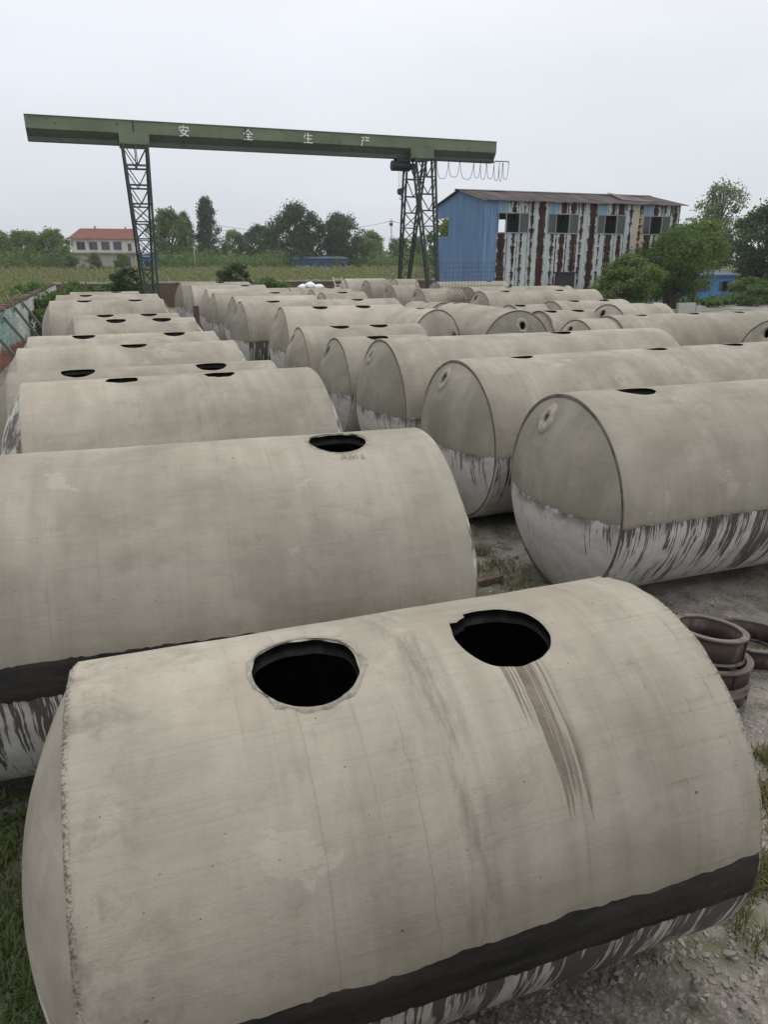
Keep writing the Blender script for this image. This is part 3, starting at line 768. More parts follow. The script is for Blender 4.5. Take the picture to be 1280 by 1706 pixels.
# ---------------------------------------------------------------- gantry crane
CY_ = 46.8
crane = thing('gantry_crane', (11.0, CY_, 0), 0, 'green single girder gantry crane with lattice legs spanning the tank yard', 'gantry crane')
def cx(x): return x - 11.0
X0, X1 = -3.34, 24.7
prof = [(-0.52, 11.13), (-0.52, 11.16), (0.52, 11.16), (0.52, 11.13), (0.47, 11.13), (0.47, 10.50), (-0.47, 10.50), (-0.47, 11.13)]
prof2 = [(0.46, 10.497), (0.20, 10.14), (0.20, 10.00), (0.26, 10.00), (0.26, 9.93), (-0.26, 9.93), (-0.26, 10.00), (-0.20, 10.00), (-0.20, 10.14), (-0.46, 10.497)]
b = MB(); n = len(prof)
b.v = [(cx(x), y, z) for x in (X0, X1) for y, z in prof]
b.f = [(i, (i + 1) % n, n + (i + 1) % n, n + i) for i in range(n)] + [tuple(range(n))[::-1], tuple(range(n, 2 * n))]
girder = b.build('girder', 'crane_green', crane)
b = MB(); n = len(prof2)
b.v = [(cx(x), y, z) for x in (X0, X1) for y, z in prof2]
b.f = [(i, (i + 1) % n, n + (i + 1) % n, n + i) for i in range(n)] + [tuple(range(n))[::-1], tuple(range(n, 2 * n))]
b.build('track_beam', 'crane_grime_shade', crane)
for x in (-1.2, 2.1, 4.2, 7.6, 8.3, 11.9, 15.6, 17.4, 21.0):
    MB().box(cx(x) - 0.035, cx(x) + 0.035, -0.482, -0.471, 10.5, 11.128).build('splice_plate', 'crane_dark' if x in (2.1, 8.3) else 'crane_green', girder)
for ch, x in zip('安全生产', (4.83, 8.45, 12.03, 15.65)):
    cu = bpy.data.curves.new('character', 'FONT'); cu.body = ch; cu.size = 0.62; cu.extrude = 0.003; cu.offset = 0.004; cu.align_x = 'CENTER'; cu.align_y = 'CENTER'
    tmp = bpy.data.objects.new('tmp', cu); COL.objects.link(tmp)
    dg = bpy.context.evaluated_depsgraph_get(); me = bpy.data.meshes.new_from_object(tmp.evaluated_get(dg)); me.name = 'painted_character'
    bpy.data.objects.remove(tmp); me.materials.clear(); me.materials.append(MAT['white_paint'])
    if len(me.vertices):
        mx = sum(v.co.x for v in me.vertices) / len(me.vertices); my = [v.co.y for v in me.vertices]
        me.transform(Matrix.Translation((0, -(min(my) + max(my)) / 2, 0)))
    o = link('painted_character', me, girder, (cx(x), -0.478, 10.76)); o.rotation_euler = (pi / 2, 0, 0)
def truss_leg(xc, yt, yb, sgn):
    zt, zb = 9.93, 0.35
    def pt(f, i, j):                                      # f 0 at the top, 1 at the foot
        hw = 0.66 + (0.25 - 0.66) * f; hd = 0.30 + (0.16 - 0.30) * f
        return Vector((cx(xc) + i * hw, yt + (yb - yt) * f + j * hd, zt + (zb - zt) * f))
    b = MB()
    for i in (-1, 1):
        for j in (-1, 1): b.bar(pt(0, i, j), pt(1, i, j), 0.11)
    leg = b.build('leg', 'crane_dark', crane)
    fr = [0.0]
    step = 0.112
    while fr[-1] < 0.99: fr.append(min(1.0, fr[-1] + step)); step *= 0.955
    for q in range(len(fr) - 1):
        f0, f1 = fr[q], fr[q + 1]
        for j in (-1, 1):
            if q < 3 and j < 0:                            # K braces under the girder
                m0 = (pt(f1, -1, j) + pt(f1, 1, j)) / 2
                prs = [(pt(f0, -1, j), m0), (pt(f0, 1, j), m0), (pt(f1, -1, j), pt(f1, 1, j))]
                if q == 0: prs.append(((pt(f0, -1, j) + pt(f0, 1, j)) / 2, m0))
            else:
                prs = [(pt(f1, -1, j), pt(f1, 1, j))]
                if j < 0: prs += [(pt(f0, -1, j), pt(f1, 1, j)), (pt(f0, 1, j), pt(f1, -1, j))]
            for a, c in prs: MB().bar(a, c, 0.05).build('brace', 'crane_dark', leg)
        for i in (-1, 1): MB().bar(pt(f0, i, -1), pt(f1, i, 1), 0.045).build('brace', 'crane_dark', leg)
    return leg
for xc in (2.1, 19.45):
    truss_leg(xc, -0.72, -3.0, -1); truss_leg(xc, 0.72, 3.0, 1)
    b = MB().box(cx(xc) - 0.8, cx(xc) + 0.8, -1.0, 1.0, 9.905, 9.928)
    for sy in (-1, 1): b.box(cx(xc) - 0.8, cx(xc) + 0.8, sy * 0.49 - 0.02, sy * 0.49 + 0.02, 9.93, 10.55)
    b.build('saddle_bracket', 'crane_green', crane)
    b = MB().box(cx(xc) - 0.2, cx(xc) + 0.2, -3.6, 3.6, 0.12, 0.42)
    b.build('ground_beam', 'crane_green', crane)
    for sy in (-3.3, 3.3):
        w = MB(); w.tube([(cx(xc) - 0.07, sy, 0.16), (cx(xc) + 0.07, sy, 0.16)], 0.15, 16); w.build('wheel', 'crane_dark', crane)
    rail = MB().box(xc - 0.05, xc + 0.05, 36 if xc < 10 else 42.4, 60, 0.0, 0.012); tag(rail.build('crane_rail', 'rusty_lip'), kind='structure')
# hoist hanging under the girder
h = thing('electric_hoist', (18.15, CY_ + 0.0, 9.0), 0, 'black electric hoist with hook hanging under the girder', 'hoist')
b = MB().tube([(-0.62, 0, 0.52), (-0.6, 0, 0.52), (0.6, 0, 0.52), (0.62, 0, 0.52)], [0.2, 0.30, 0.30, 0.2], 20); b.build('drum', 'hoist_paint', h, False)
b = MB().tube([(0.62, 0, 0.5), (0.98, 0, 0.5), (1.02, 0, 0.5)], [0.19, 0.19, 0.12], 16); b.build('motor', 'hoist_paint', h)
b = MB().box(-0.35, 0.45, -0.3, -0.26, 0.70, 1.04).box(-0.35, 0.45, 0.26, 0.3, 0.70, 1.04).box(-0.3, 0.4, -0.26, 0.26, 0.72, 0.80)
for x in (-0.2, 0.3):
    for y in (-0.25, 0.25): b.tube([(x, y - 0.02, 0.98), (x, y + 0.02, 0.98)], 0.09, 12)
b.build('trolley', 'hoist_paint', h)
b = MB()
for x in (-0.12, 0.02, 0.16): b.tube([(x, 0, 0.42), (0.02 + (x - 0.02) * 0.8, 0, -0.86)], 0.011, 5)
b.build('rope', 'rope_steel', h)
b = MB().box(-0.17, 0.21, -0.10, 0.10, -1.12, -0.82).tube([(0.02, -0.13, -0.97), (0.02, 0.13, -0.97)], 0.2, 18); blk = b.build('hook_block', 'crane_dark', h)
pts = [(0.02, 0, -1.12), (0.02, 0, -1.24)] + [(0.02 + 0.09 * sin(a) * 1.0, 0, -1.33 + 0.09 * cos(a)) for a in [i * 0.42 for i in range(1, 12)]]
MB().tube(pts, [0.03] * (len(pts) - 3) + [0.026, 0.02, 0.01], 7).build('hook', 'crane_dark', blk)
# festoon cable
fc = thing('festoon_cable', (22.8, CY_ - 0.35, 9.9), 0, 'black power cable looped along a wire at the right end of the girder', 'cable')
MB().tube([(-2.6, 0, 0.05), (0.2, 0, 0.05), (2.95, 0, 0.12)], 0.014, 5).build('support_wire', 'black_cable', fc)
MB().box(1.9, 2.95, -0.02, 0.02, 0.10, 0.15).tube([(2.93, 0, 0.12), (2.93, 0, -0.05)], 0.02, 5).build('end_bracket', 'crane_dark', fc)
xs = [-2.3, -1.45, -0.65, 0.35, 0.85, 1.3, 1.85, 2.25, 2.5, 2.93]
deps = [1.1, 0.98, 1.08, 0.98, 1.05, 1.0, 1.08, 1.12, 1.0, 0.98]
for i in range(len(xs) - 1):
    a, c = xs[i], xs[i + 1]; pts = []
    for q in range(15):
        f = q / 14; s = 2 * f - 1
        pts.append((a + (c - a) * (0.5 + 0.5 * (abs(s) ** 0.6) * (1 if s > 0 else -1)), 0.03 * sin(i * 2.1), 0.05 - deps[i] * (1 - abs(s) ** 2.6)))
    MB().tube(pts, 0.017, 5).build('cable_loop', 'black_cable', fc)
# ---------------------------------------------------------------- steel clad shed
BX, BX1, BY, BY1, EAVE, RIDGE = 25.0, 41.7, 48.0, 56.5, 7.78, 8.72
shed = thing('steel_shed', (BX, BY, 0), 0, 'tall shed of blue and rust streaked steel sheets with four side windows', 'shed')
LX, WY = BX1 - BX, BY1 - BY
def sheet(length, z0, z1, slope=None, n_rib=4):
    """one profiled cladding sheet along local x, ribs standing out towards -y; slope = (z at start, z at end) of a raked top"""
    b = MB(); pr = []
    w = length / n_rib
    for i in range(n_rib):
        x = i * w
        pr += [(x, 0), (x + w * 0.55, 0), (x + w * 0.65, -0.035), (x + w * 0.90, -0.035)]
    pr.append((length, 0))
    m = len(pr)
    for zf in (0, 1):
        for x, y in pr:
            zt = z1 if slope is None else slope[0] + (slope[1] - slope[0]) * x / length
            b.v.append((x, y, z0 if zf == 0 else zt))
    b.f = [(i, i + 1, m + i + 1, m + i) for i in range(m - 1)]
    # back skin gives the sheet a thickness
    k = len(b.v); b.v += [(x, y + 0.012, z) for x, y, z in b.v[:]]
    b.f += [tuple(q + k for q in f)[::-1] for f in b.f[:]]
    b.f += [(i, i + 1, k + i + 1, k + i)[::-1] for i in range(m - 1)] + [(m + i, m + i + 1, k + m + i + 1, k + m + i) for i in range(m - 1)]
    b.f += [(0, m, k + m, k), (m - 1, k + m - 1, k + 2 * m - 1, 2 * m - 1)]
    return b
WIN = [(0.95, 3.45), (5.0, 7.62), (9.2, 11.72), (13.3, 15.85)]
WZ0, WZ1 = 5.66, 7.03
def clad_run(x0, x1, z0, z1, m, pitch, jit=True):
    n = max(1, int(round((x1 - x0) / pitch)))
    for i in range(n):
        a = x0 + (x1 - x0) * i / n; c = x0 + (x1 - x0) * (i + 1) / n
        o = sheet(c - a - 0.006, z0, z1, n_rib=max(2, int(round((c - a) / 0.21)))).build('cladding_sheet', m if not callable(m) else m(i), shed, loc=(a, -0.004 * (i % 2) - (random.uniform(0, 0.012) if jit else 0), 0))
clad_run(0, 0.93, 0, EAVE, 'cladding_blue', 0.93)
prev = 0.95
for i, (a, c) in enumerate(WIN):
    if a - prev > 0.1: clad_run(prev, a, 0, EAVE, 'cladding_rust', 0.8)
    clad_run(a, c, 0, WZ0, 'cladding_rust', 0.84)
    clad_run(a, c, WZ1, EAVE, lambda q: 'cladding_faded' if q == 0 else 'cladding_rust', 0.84)
    prev = c
clad_run(prev, LX, 0, EAVE, 'cladding_rust', 0.8)
# gable wall facing left, with one window; sheets run in y and are turned to face -x
GW0, GW1, GZ0, GZ1 = 6.0, 8.25, 5.53, 6.97
def rake(y): return EAVE + (RIDGE - EAVE) * (1 - abs(y - WY / 2) / (WY / 2)) - 0.03
def gable_sheet(a, c, z0, z1=None):
    sl = (rake(c), rake(a)) if z1 is None else None
    o = sheet(c - a - 0.006, z0, z1 or 0, sl, max(2, int(round((c - a) / 0.21)))).build('cladding_sheet', 'cladding_blue', shed, loc=(-0.004 * (int(a * 10) % 3), c, 0))
    o.rotation_euler = (0, 0, -pi / 2)
gy_ = [0, 0.85, 1.7, 2.55, 3.4, WY / 2, 5.1, GW0]
for a, c in zip(gy_[:-1], gy_[1:]): gable_sheet(a, c, 0)
for a, c in ((GW0, 7.12), (7.12, GW1)): gable_sheet(a, c, 0, GZ0); gable_sheet(a, c, GZ1)
gable_sheet(GW1, WY, 0)
# back and right walls, with openings so daylight shows through the front windows
b = MB()
for a, c in ((0, 0.2), (1.6, 5.5), (6.4, LX)): b.box(a, c, WY - 0.06, WY, 0, EAVE)
for a, c in ((0.2, 1.6), (5.5, 6.4)): b.box(a, c, WY - 0.06, WY, 0, 5.2).box(a, c, WY - 0.06, WY, 7.0, EAVE)
b.build('back_wall', 'cladding_rust', shed)
b = MB(); b.add([(LX - 0.05, 0.03, 0), (LX - 0.05, WY - 0.07, 0), (LX - 0.05, WY - 0.07, EAVE - .05), (LX - 0.05, WY / 2, RIDGE - 0.05), (LX - 0.05, 0.03, EAVE - .05),
           (LX, 0.03, 0), (LX, WY - 0.07, 0), (LX, WY - 0.07, EAVE - .05), (LX, WY / 2, RIDGE - 0.05), (LX, 0.03, EAVE - .05)],
          [(0, 1, 2, 3, 4), (9, 8, 7, 6, 5), (0, 5, 6, 1), (1, 6, 7, 2), (2, 7, 8, 3), (3, 8, 9, 4), (4, 9, 5, 0)])
b.build('end_wall', 'cladding_rust', shed)
MB().box(0.1, LX - 0.1, 0.1, WY - 0.1, 3.6, 3.75).build('upper_floor', 'dark_inside', shed)
# corner flashings
MB().box(-0.05, 0.12, -0.055, -0.042, 0, EAVE).box(-0.058, -0.044, -0.05, 0.12, 0, EAVE).build('corner_trim', 'cladding_blue', shed)
for (a, c) in WIN:
    f = MB().box(a + 0.01, c - 0.01, -0.06, 0.06, WZ0 + 0.005, WZ0 + 0.07).box(a + 0.01, c - 0.01, -0.06, 0.06, WZ1 - 0.07, WZ1 - 0.005)
    f.box(a + 0.01, a + 0.07, -0.06, 0.06, WZ0 + 0.071, WZ1 - 0.071).box(c - 0.07, c - 0.01, -0.06, 0.06, WZ0 + 0.071, WZ1 - 0.071)
    mm = [a + (c - a) * 0.27, a + (c - a) * 0.70]
    for q in mm: f.box(q - 0.03, q + 0.03, -0.05, 0.05, WZ0 + 0.071, WZ1 - 0.071)
    w = f.build('window', 'window_frame', shed)
    MB().box(mm[1] + 0.031, c - 0.071, -0.005, 0.005, WZ0 + 0.072, WZ1 - 0.072).build('pane', 'window_glass', w)
    if a > 1.5: MB().box(a + 0.071, mm[0] - 0.031, -0.005, 0.005, WZ0 + 0.072, WZ1 - 0.072).build('pane', 'window_glass', w)
f = MB().box(-0.03, 0.03, GW0, GW1, GZ0, GZ0 + 0.06).box(-0.03, 0.03, GW0, GW1, GZ1 - 0.06, GZ1).box(-0.03, 0.03, GW0, GW0 + 0.05, GZ0 + 0.061, GZ1 - 0.061).box(-0.03, 0.03, GW1 - 0.05, GW1, GZ0 + 0.061, GZ1 - 0.061)
f.build('window', 'window_frame', shed)
# roof: two slopes of profiled sheets, ridge cap, loose lifted piece near the right
n = 20
for i in range(n):
    a = -0.3 + (LX + 0.75) * i / n; c = -0.3 + (LX + 0.75) * (i + 1) / n
    for side in (0, 1):
        b = MB(); nr = 4; w = (c - a - 0.01) / nr; pr = []
        for q in range(nr): pr += [(a + q * w, 0), (a + q * w + w * 0.5, 0), (a + q * w + w * 0.62, 0.04), (a + q * w + w * 0.88, 0.04)]
        pr.append((c - 0.01, 0)); m = len(pr)
        ye = -0.35 if side == 0 else WY + 0.35; ze = EAVE - 0.03
        sag = 0.02 * sin(i * 1.7)
        for (y, z) in ((ye, ze + sag), (WY / 2, RIDGE + sag)):
            for x, dz in pr: b.v.append((x, y, z + dz))
        b.f = [(q, q + 1, m + q + 1, m + q) for q in range(m - 1)]
        kk = len(b.v); b.v += [(x, y, z - 0.015) for x, y, z in b.v[:]]; b.f += [tuple(q + kk for q in f)[::-1] for f in b.f[:]]
        b.f += [(q, q + 1, kk + q + 1, kk + q)[::-1] for q in range(m - 1)]
        b.build('roof_sheet', 'roof_sheet', shed)
b = MB(); b.add([(-0.35, WY / 2 - 0.35, RIDGE), (LX + 0.45, WY / 2 - 0.35, RIDGE), (-0.35, WY / 2, RIDGE + 0.1), (LX + 0.45, WY / 2, RIDGE + 0.1), (-0.35, WY / 2 + 0.35, RIDGE), (LX + 0.45, WY / 2 + 0.35, RIDGE)], [(0, 1, 3, 2), (2, 3, 5, 4)])
b.build('ridge_cap', 'roof_sheet', shed)
b = MB(); b.add([(12.2, 1.2, 8.12), (14.9, 0.6, 8.02), (14.6, 3.6, 8.60), (12.7, 3.9, 8.85), (12.2, 1.2, 8.15), (14.9, 0.6, 8.05), (14.6, 3.6, 8.63), (12.7, 3.9, 8.88)],
          [(3, 2, 1, 0), (4, 5, 6, 7), (0, 1, 5, 4), (1, 2, 6, 5), (2, 3, 7, 6), (3, 0, 4, 7)])
b.build('loose_sheet', 'roof_sheet', shed)
tag(MB().box(-0.75, 0.75, -0.25, 0.25, 0, 0.1).box(-0.7, 0.7, -0.22, 0.22, 0.101, 2.95).box(-0.78, 0.78, -0.3, 0.3, 2.951, 3.05).build('water_tank', 'low_wall', loc=(31.3, 47.2, 0)), 'dark metal cabinet standing against the rusty shed wall', 'cabinet')

# ---------------------------------------------------------------- left boundary wall of painted blocks
wall = thing('block_wall', (-4.25, 48, 0), 0, 'leaning-propped boundary wall of white and green painted blocks on the left', 'wall')
MB().box(-0.26, -0.012, -32, 17.5, 0, 2.0).build('wall_core', 'house_block', wall)
b = MB(); course = 0
z = 0.0
while z < 1.98:
    y = -32 + (0.2 if course % 2 else 0)
    while y < 17.3:
        d = random.uniform(-0.006, 0.006)
        b.box(-0.012, 0.022 + d, y + 0.007, y + 0.393, z + 0.007, z + 0.193); y += 0.4
    z += 0.2; course += 1
tag(b.build('block_facing', 'painted_block', wall), kind='stuff')
y = -32; b = MB()
while y < 17.3:
    if random.random() < 0.9:
        d = random.uniform(-0.04, 0.05); hgt = random.uniform(0.06, 0.15)
        b.box(-0.30 + d, 0.05 + d, y, y + 0.23, 2.002, 2.002 + hgt)
    y += 0.25
tag(b.build('coping_bricks', 'red_brick', wall), 'rough red brick coping', kind='stuff')
for i, (yt, zt, yb, lab) in enumerate(((28.0, 1.9, 30.2, 'nearest'), (32.2, 1.85, 35.4, 'second'), (36.1, 2.0, 39.3, 'third'), (39.7, 1.95, 43.0, 'farthest'))):
    t = thing('wall_prop', (-4.2, yt, 0), 0, '%s steel prop leaning against the painted left wall' % lab, 'prop', 'props against the left wall')
    MB().bar((0.06, 0, zt), (1.05, 0.3 + (yb - yt) * 0.25, 0.03), 0.11).build('strut', 'prop_steel', t)
    MB().box(0.024, 0.06, -0.12, 0.12, zt - 0.25, zt + 0.12).build('head_plate', 'prop_steel', t)
    MB().box(0.9, 1.25, 0.15 + (yb - yt) * 0.25, 0.5 + (yb - yt) * 0.25, 0.0, 0.04).build('foot_plate', 'prop_steel', t)
# far brick wall
fw_ = thing('brick_wall', (20, 66.5, 0), 0, 'low red brick wall across the back of the yard before the crop field', 'wall')
MB().box(-24.5, 14, 0, 0.24, 0, 1.98).build('brickwork', 'far_brick', fw_)
b = MB(); x = -24.5
while x < 13.9:
    b.box(x, x + 0.48, -0.05, 0.29, 1.982, 2.12 + random.uniform(-0.02, 0.03)); x += 0.5
tag(b.build('coping', 'house_block', fw_), kind='stuff')
# dark low wall and pale block at the right
tag(MB().box(0, 22, 0, 0.3, 0, 0.52).box(-0.05, 22.05, -0.05, 0.35, 0.52, 0.6).build('low_wall', 'low_wall', loc=(31.0, 38.5, 0)), 'dark low kerb wall behind the tanks at the right edge', 'low wall')
tag(MB().box(0, 1.5, 0, 0.25, 0, 1.0).box(1.55, 2.1, 0, 0.25, 0, 0.8).build('block_pile', 'pale_block', loc=(37.6, 42.2, 0)), 'pale grey concrete block beside the tree by the shed', 'block')

# ---------------------------------------------------------------- yard clutter
lad = thing('ladder', (10.4, 35.42, 2.47), 0, 'short pale ladder leaning on a tank at the back', 'ladder')
for x in (-0.22, 0.22): MB().bar((x, -0.1, 0.0), (x - 0.12, 0.25, 0.75), 0.05).build('rail', 'pale_block', lad)
for f in (0.2, 0.55, 0.9): MB().bar((-0.22 - 0.12 * f, -0.1 + 0.35 * f, 0.75 * f), (0.22 - 0.12 * f, -0.1 + 0.35 * f, 0.75 * f), 0.04).build('rung', 'pale_block', lad)
lad.location = (10.4, 34.6, 2.38)
def rubble(rad, seed, flat=0.7):
    import bmesh
    q = random.Random(seed); bm = bmesh.new()
    for _ in range(13):
        v = Vector((q.gauss(0, 1), q.gauss(0, 1), q.gauss(0, 1))).normalized() * rad * q.uniform(0.75, 1.1)
        bm.verts.new((v.x, v.y * 0.8, v.z * flat))
    bmesh.ops.convex_hull(bm, input=bm.verts)
    bm.verts.ensure_lookup_table(); bm.verts.index_update()
    used = sorted({v.index for f in bm.faces for v in f.verts}); mp = {k: i for i, k in enumerate(used)}
    vs = [tuple(bm.verts[k].co) for k in used]; fs = [tuple(mp[v.index] for v in f.verts) for f in bm.faces]; bm.free(); return vs, fs
def rock(rad, seed, sub=1, flat=0.7):
    import bmesh
    bm = bmesh.new(); bmesh.ops.create_icosphere(bm, subdivisions=sub, radius=rad)
    for v in bm.verts:
        d = 1 + 0.45 * N3(v.co.x / rad * 1.1 + seed * 7.1, v.co.y / rad * 1.1, v.co.z / rad * 1.1 + seed)
        v.co = Vector((v.co.x * d, v.co.y * d * 0.85, v.co.z * d * flat))
    vs = [tuple(v.co) for v in bm.verts]; fs = [tuple(v.index for v in f.verts) for f in bm.faces]; bm.free(); return vs, fs
for i, (x, dz, r, lab) in enumerate(((9.75, 0.02, 0.24, 'left'), (10.2, 0.08, 0.3, 'middle'), (10.65, 0.02, 0.26, 'right'))):
    b = MB(); b.add(*rock(r, i + 3, 2, 0.6)); tag(b.build('cement_bag', 'white_paint', loc=(x, 39.74, 2.5 + dz), smooth=True), '%s crumpled white bag lying on the short tank behind the ladder' % lab, 'bag', 'bags on the tank')
post = MB().bar((0, 0, 0), (0.05, 0.05, 1.85), 0.26); tag(post.build('wooden_post', 'old_wood', loc=(3.62, 36.4, 0)), 'dark upright wooden post between the left and middle rows', 'post')
tag(MB().bar((0, 0, 0), (-0.55, 0.3, 1.25), 0.2).build('leaning_plank', 'old_wood', loc=(4.0, 34.2, 0)), 'dark plank leaning beside the upright wooden post', 'plank')
tag(MB().bar((-0.55, 0, 0.0), (0.35, 0.1, 0.03), 0.08).build('timber', 'old_wood', loc=(4.05, 7.45, 0)), 'mossy timber on the mud beside the end of the long near tank', 'timber')
tag(MB().bar((-0.9, 0, 0.0), (0.9, -0.5, 0.28), 0.16).build('dark_log', 'old_wood', loc=(-0.9, 42.0, 2.0)), 'dark log lying behind the far left tanks', 'log')
tag(MB().box(-1.5, 0.6, -0.3, 0.5, 0, 1.97).build('brick_pile', 'red_brick', loc=(-0.9, 42.0, 0)), 'pile of bricks under the dark log behind the far left tanks', 'brick pile')

def mesh_panel(w, hgt, sx, sz, r, parent, curl=0.0, name='wire'):
    """welded reinforcing mesh; curl > 0 rolls its right end"""
    def bend(x, z):
        if not curl or x < w - curl: return (x, 0.0, z)
        a = (x - (w - curl)) / 0.45
        return (w - curl + 0.45 * sin(a) * (1 - 0.05 * a), -0.45 * (1 - cos(a)), z)
    nx = int(w / sx); nz = int(hgt / sz)
    for i in range(nx + 1):
        x = w * i / nx; MB().tube([bend(x, -0.05), bend(x, hgt / 2), bend(x, hgt + 0.06 * random.random())], r, 4).build(name, 'rebar', parent)
    for j in range(nz + 1):
        z = hgt * j / nz; MB().tube([bend(w * q / 40, z) for q in range(41)], r, 4).build(name, 'rebar', parent)
mp = thing('mesh_sheet', (16.0, 38.75, 2.0), radians(2), 'tall rusty reinforcing mesh sheet standing before the blue gable', 'mesh sheet', 'reinforcing mesh sheets'); mesh_panel(5.6, 1.75, 0.2, 0.25, 0.008, mp)
mp2 = thing('mesh_sheet', (16.8, 34.35, 1.85), radians(-3), 'low reinforcing mesh sheet lying along the tanks before the shed', 'mesh sheet', 'reinforcing mesh sheets'); mesh_panel(5.0, 0.55, 0.22, 0.18, 0.009, mp2); mp2.rotation_euler = (radians(28), 0, radians(-2))
mp3 = thing('mesh_roll', (15.9, 34.4, 1.5), radians(10), 'curled roll of wire mesh beside the tank with dark inlet', 'mesh roll')
for i in range(22):
    a = i * 0.29; pts = [(0.55 + (0.42 + 0.01 * i) * cos(a) + 0.25 * q / 3, -0.1 + 0.35 * sin(a), 0.5 + (0.48 - 0.002 * i) * sin(a + q * 0.35) + 0.12 * q / 3) for q in range(4)]
for sgn in (-1, 1):
    for i in range(12):
        pts = []
        for q in range(13):
            f = q / 12; a = sgn * f * 3.4 + i * 2 * pi / 12
            pts.append((0.2 + 1.2 * f, 0.32 * cos(a), 0.75 + 0.34 * sin(a)))
        MB().tube(pts, 0.007, 4).build('wire', 'rebar', mp3)

# stacked steel ring moulds at the right
def ring_mould(loc, tilt, label, r=0.315, hgt=0.2, flange=0.024):
    t = thing('steel_ring', loc, 0, label, 'ring mould', 'steel ring moulds'); t.rotation_euler = tilt
    MB().lathe([(r, 0.012), (r, hgt - 0.012), (r - 0.03, hgt - 0.012), (r - 0.03, 0.012)], 56, closed=True).build('wall', 'rusty_steel', t, True)
    for z in (0.0, hgt - 0.012):
        MB().lathe([(r - 0.036, z), (r + flange, z), (r + flange, z + 0.016), (r - 0.036, z + 0.016)], 56, closed=True).build('flange', 'rusty_lip', t)
    a = 2.2; MB().bar(((r - 0.015) * cos(a), (r - 0.015) * sin(a), hgt * 0.7), ((r - 0.17) * cos(a + 0.25), (r - 0.17) * sin(a + 0.25), hgt * 0.62), 0.022).build('handle', 'rusty_lip', t)
    for k in range(4):
        q = k * pi / 2 + 0.5; MB().bar(((r + 0.012) * cos(q), (r + 0.012) * sin(q), 0.02), ((r + 0.012) * cos(q), (r + 0.012) * sin(q), hgt - 0.02), 0.014).build('rib', 'rusty_steel', t)
ring_mould((4.98, 4.50, 0.04), (radians(3), radians(-2), 0.3), 'bottom ring of the rusty stack at the right edge', hgt=0.17)
ring_mould((4.97, 4.48, 0.25), (radians(-2), radians(2), 0.9), 'middle ring of the rusty stack at the right edge', hgt=0.19)
ring_mould((4.88, 4.52, 0.50), (radians(-4), radians(7), 0.0), 'top ring of the rusty stack at the right edge, tilted', hgt=0.24)
ring_mould((5.95, 4.95, 0.02), (radians(2), radians(3), 1.9), 'lone rusty ring on the mud behind the stack', hgt=0.22, r=0.4)
tag(MB().bar((-0.12, 0, 0.04), (0.14, 0.05, 0.05), 0.11).build('broken_brick', 'red_brick', loc=(4.62, 3.98, 0)), 'reddish broken brick under the stacked steel rings', 'brick')

# ---------------------------------------------------------------- stones, gravel and grass near the camera
T1C = (1.19, 3.09, 1.066, 1.62)
def blocked(x, y, pad=0.0):
    return (abs(x - 1.19) < 1.85 and abs(y - 3.09) < 0.45 + pad) or (abs(x + 2.2) < 4.9 and abs(y - 5.9) < 0.5) or (x > 4.8 and abs(y - 7.0) < 0.55)
rnd = random.Random(5)
b = MB(); protos = [rubble(1.0, s, 0.65) for s in range(14)]
cnt = 0
while cnt < 24000:
    zone = rnd.random()
    if zone < 0.36: x, y = rnd.uniform(1.2, 4.2), rnd.uniform(1.2, 3.3)
    elif zone < 0.6: x, y = rnd.uniform(3.0, 6.5), rnd.uniform(2.5, 6.3)
    else: x, y = rnd.uniform(2.8, 10.0), rnd.uniform(4.6, 9.3)
    if blocked(x, y): continue
    if N3(x * 1.4, y * 1.4, 9) < -0.15 and rnd.random() < 0.8: continue
    r = 0.005 + 0.03 * rnd.random() ** 5
    vs, fs = protos[cnt % 14]; a = rnd.uniform(0, 6.28); ca, sa = cos(a), sin(a); z = gz(x, y) + r * 0.05
    b.add([(x + r * (v[0] * ca - v[1] * sa), y + r * (v[0] * sa + v[1] * ca), z + r * v[2]) for v in vs], fs); cnt += 1
tag(b.build('gravel', 'stone'), 'loose grey gravel on the mud between the tanks', 'gravel', kind='stuff')
spots = [(2.55, 2.05), (2.75, 2.2), (2.9, 2.0), (2.35, 1.95), (3.1, 2.3), (2.2, 1.85), (3.05, 2.05), (2.65, 1.88), (3.3, 2.2), (2.45, 1.75), (5.0, 8.2), (5.1, 8.55), (4.5, 7.9), (4.4, 3.55), (4.65, 3.75), (4.35, 3.3), (4.9, 8.75), (2.0, 1.8), (3.45, 2.5), (2.85, 1.8)]
for i, (x, y) in enumerate(spots):
    r = rnd.uniform(0.03, 0.062); bb = MB(); bb.add(*rubble(r, i + 20, 0.75))
    near = 'beside the nearest tank at the lower right' if x < 3.6 else ('at the foot of the stacked rings' if y < 4.5 else 'in the gap between the two rows')
    tag(bb.build('stone', 'stone', loc=(x, y, gz(x, y) + r * 0.2)), 'grey stone on the mud ' + near, 'stone', 'stones ' + near)

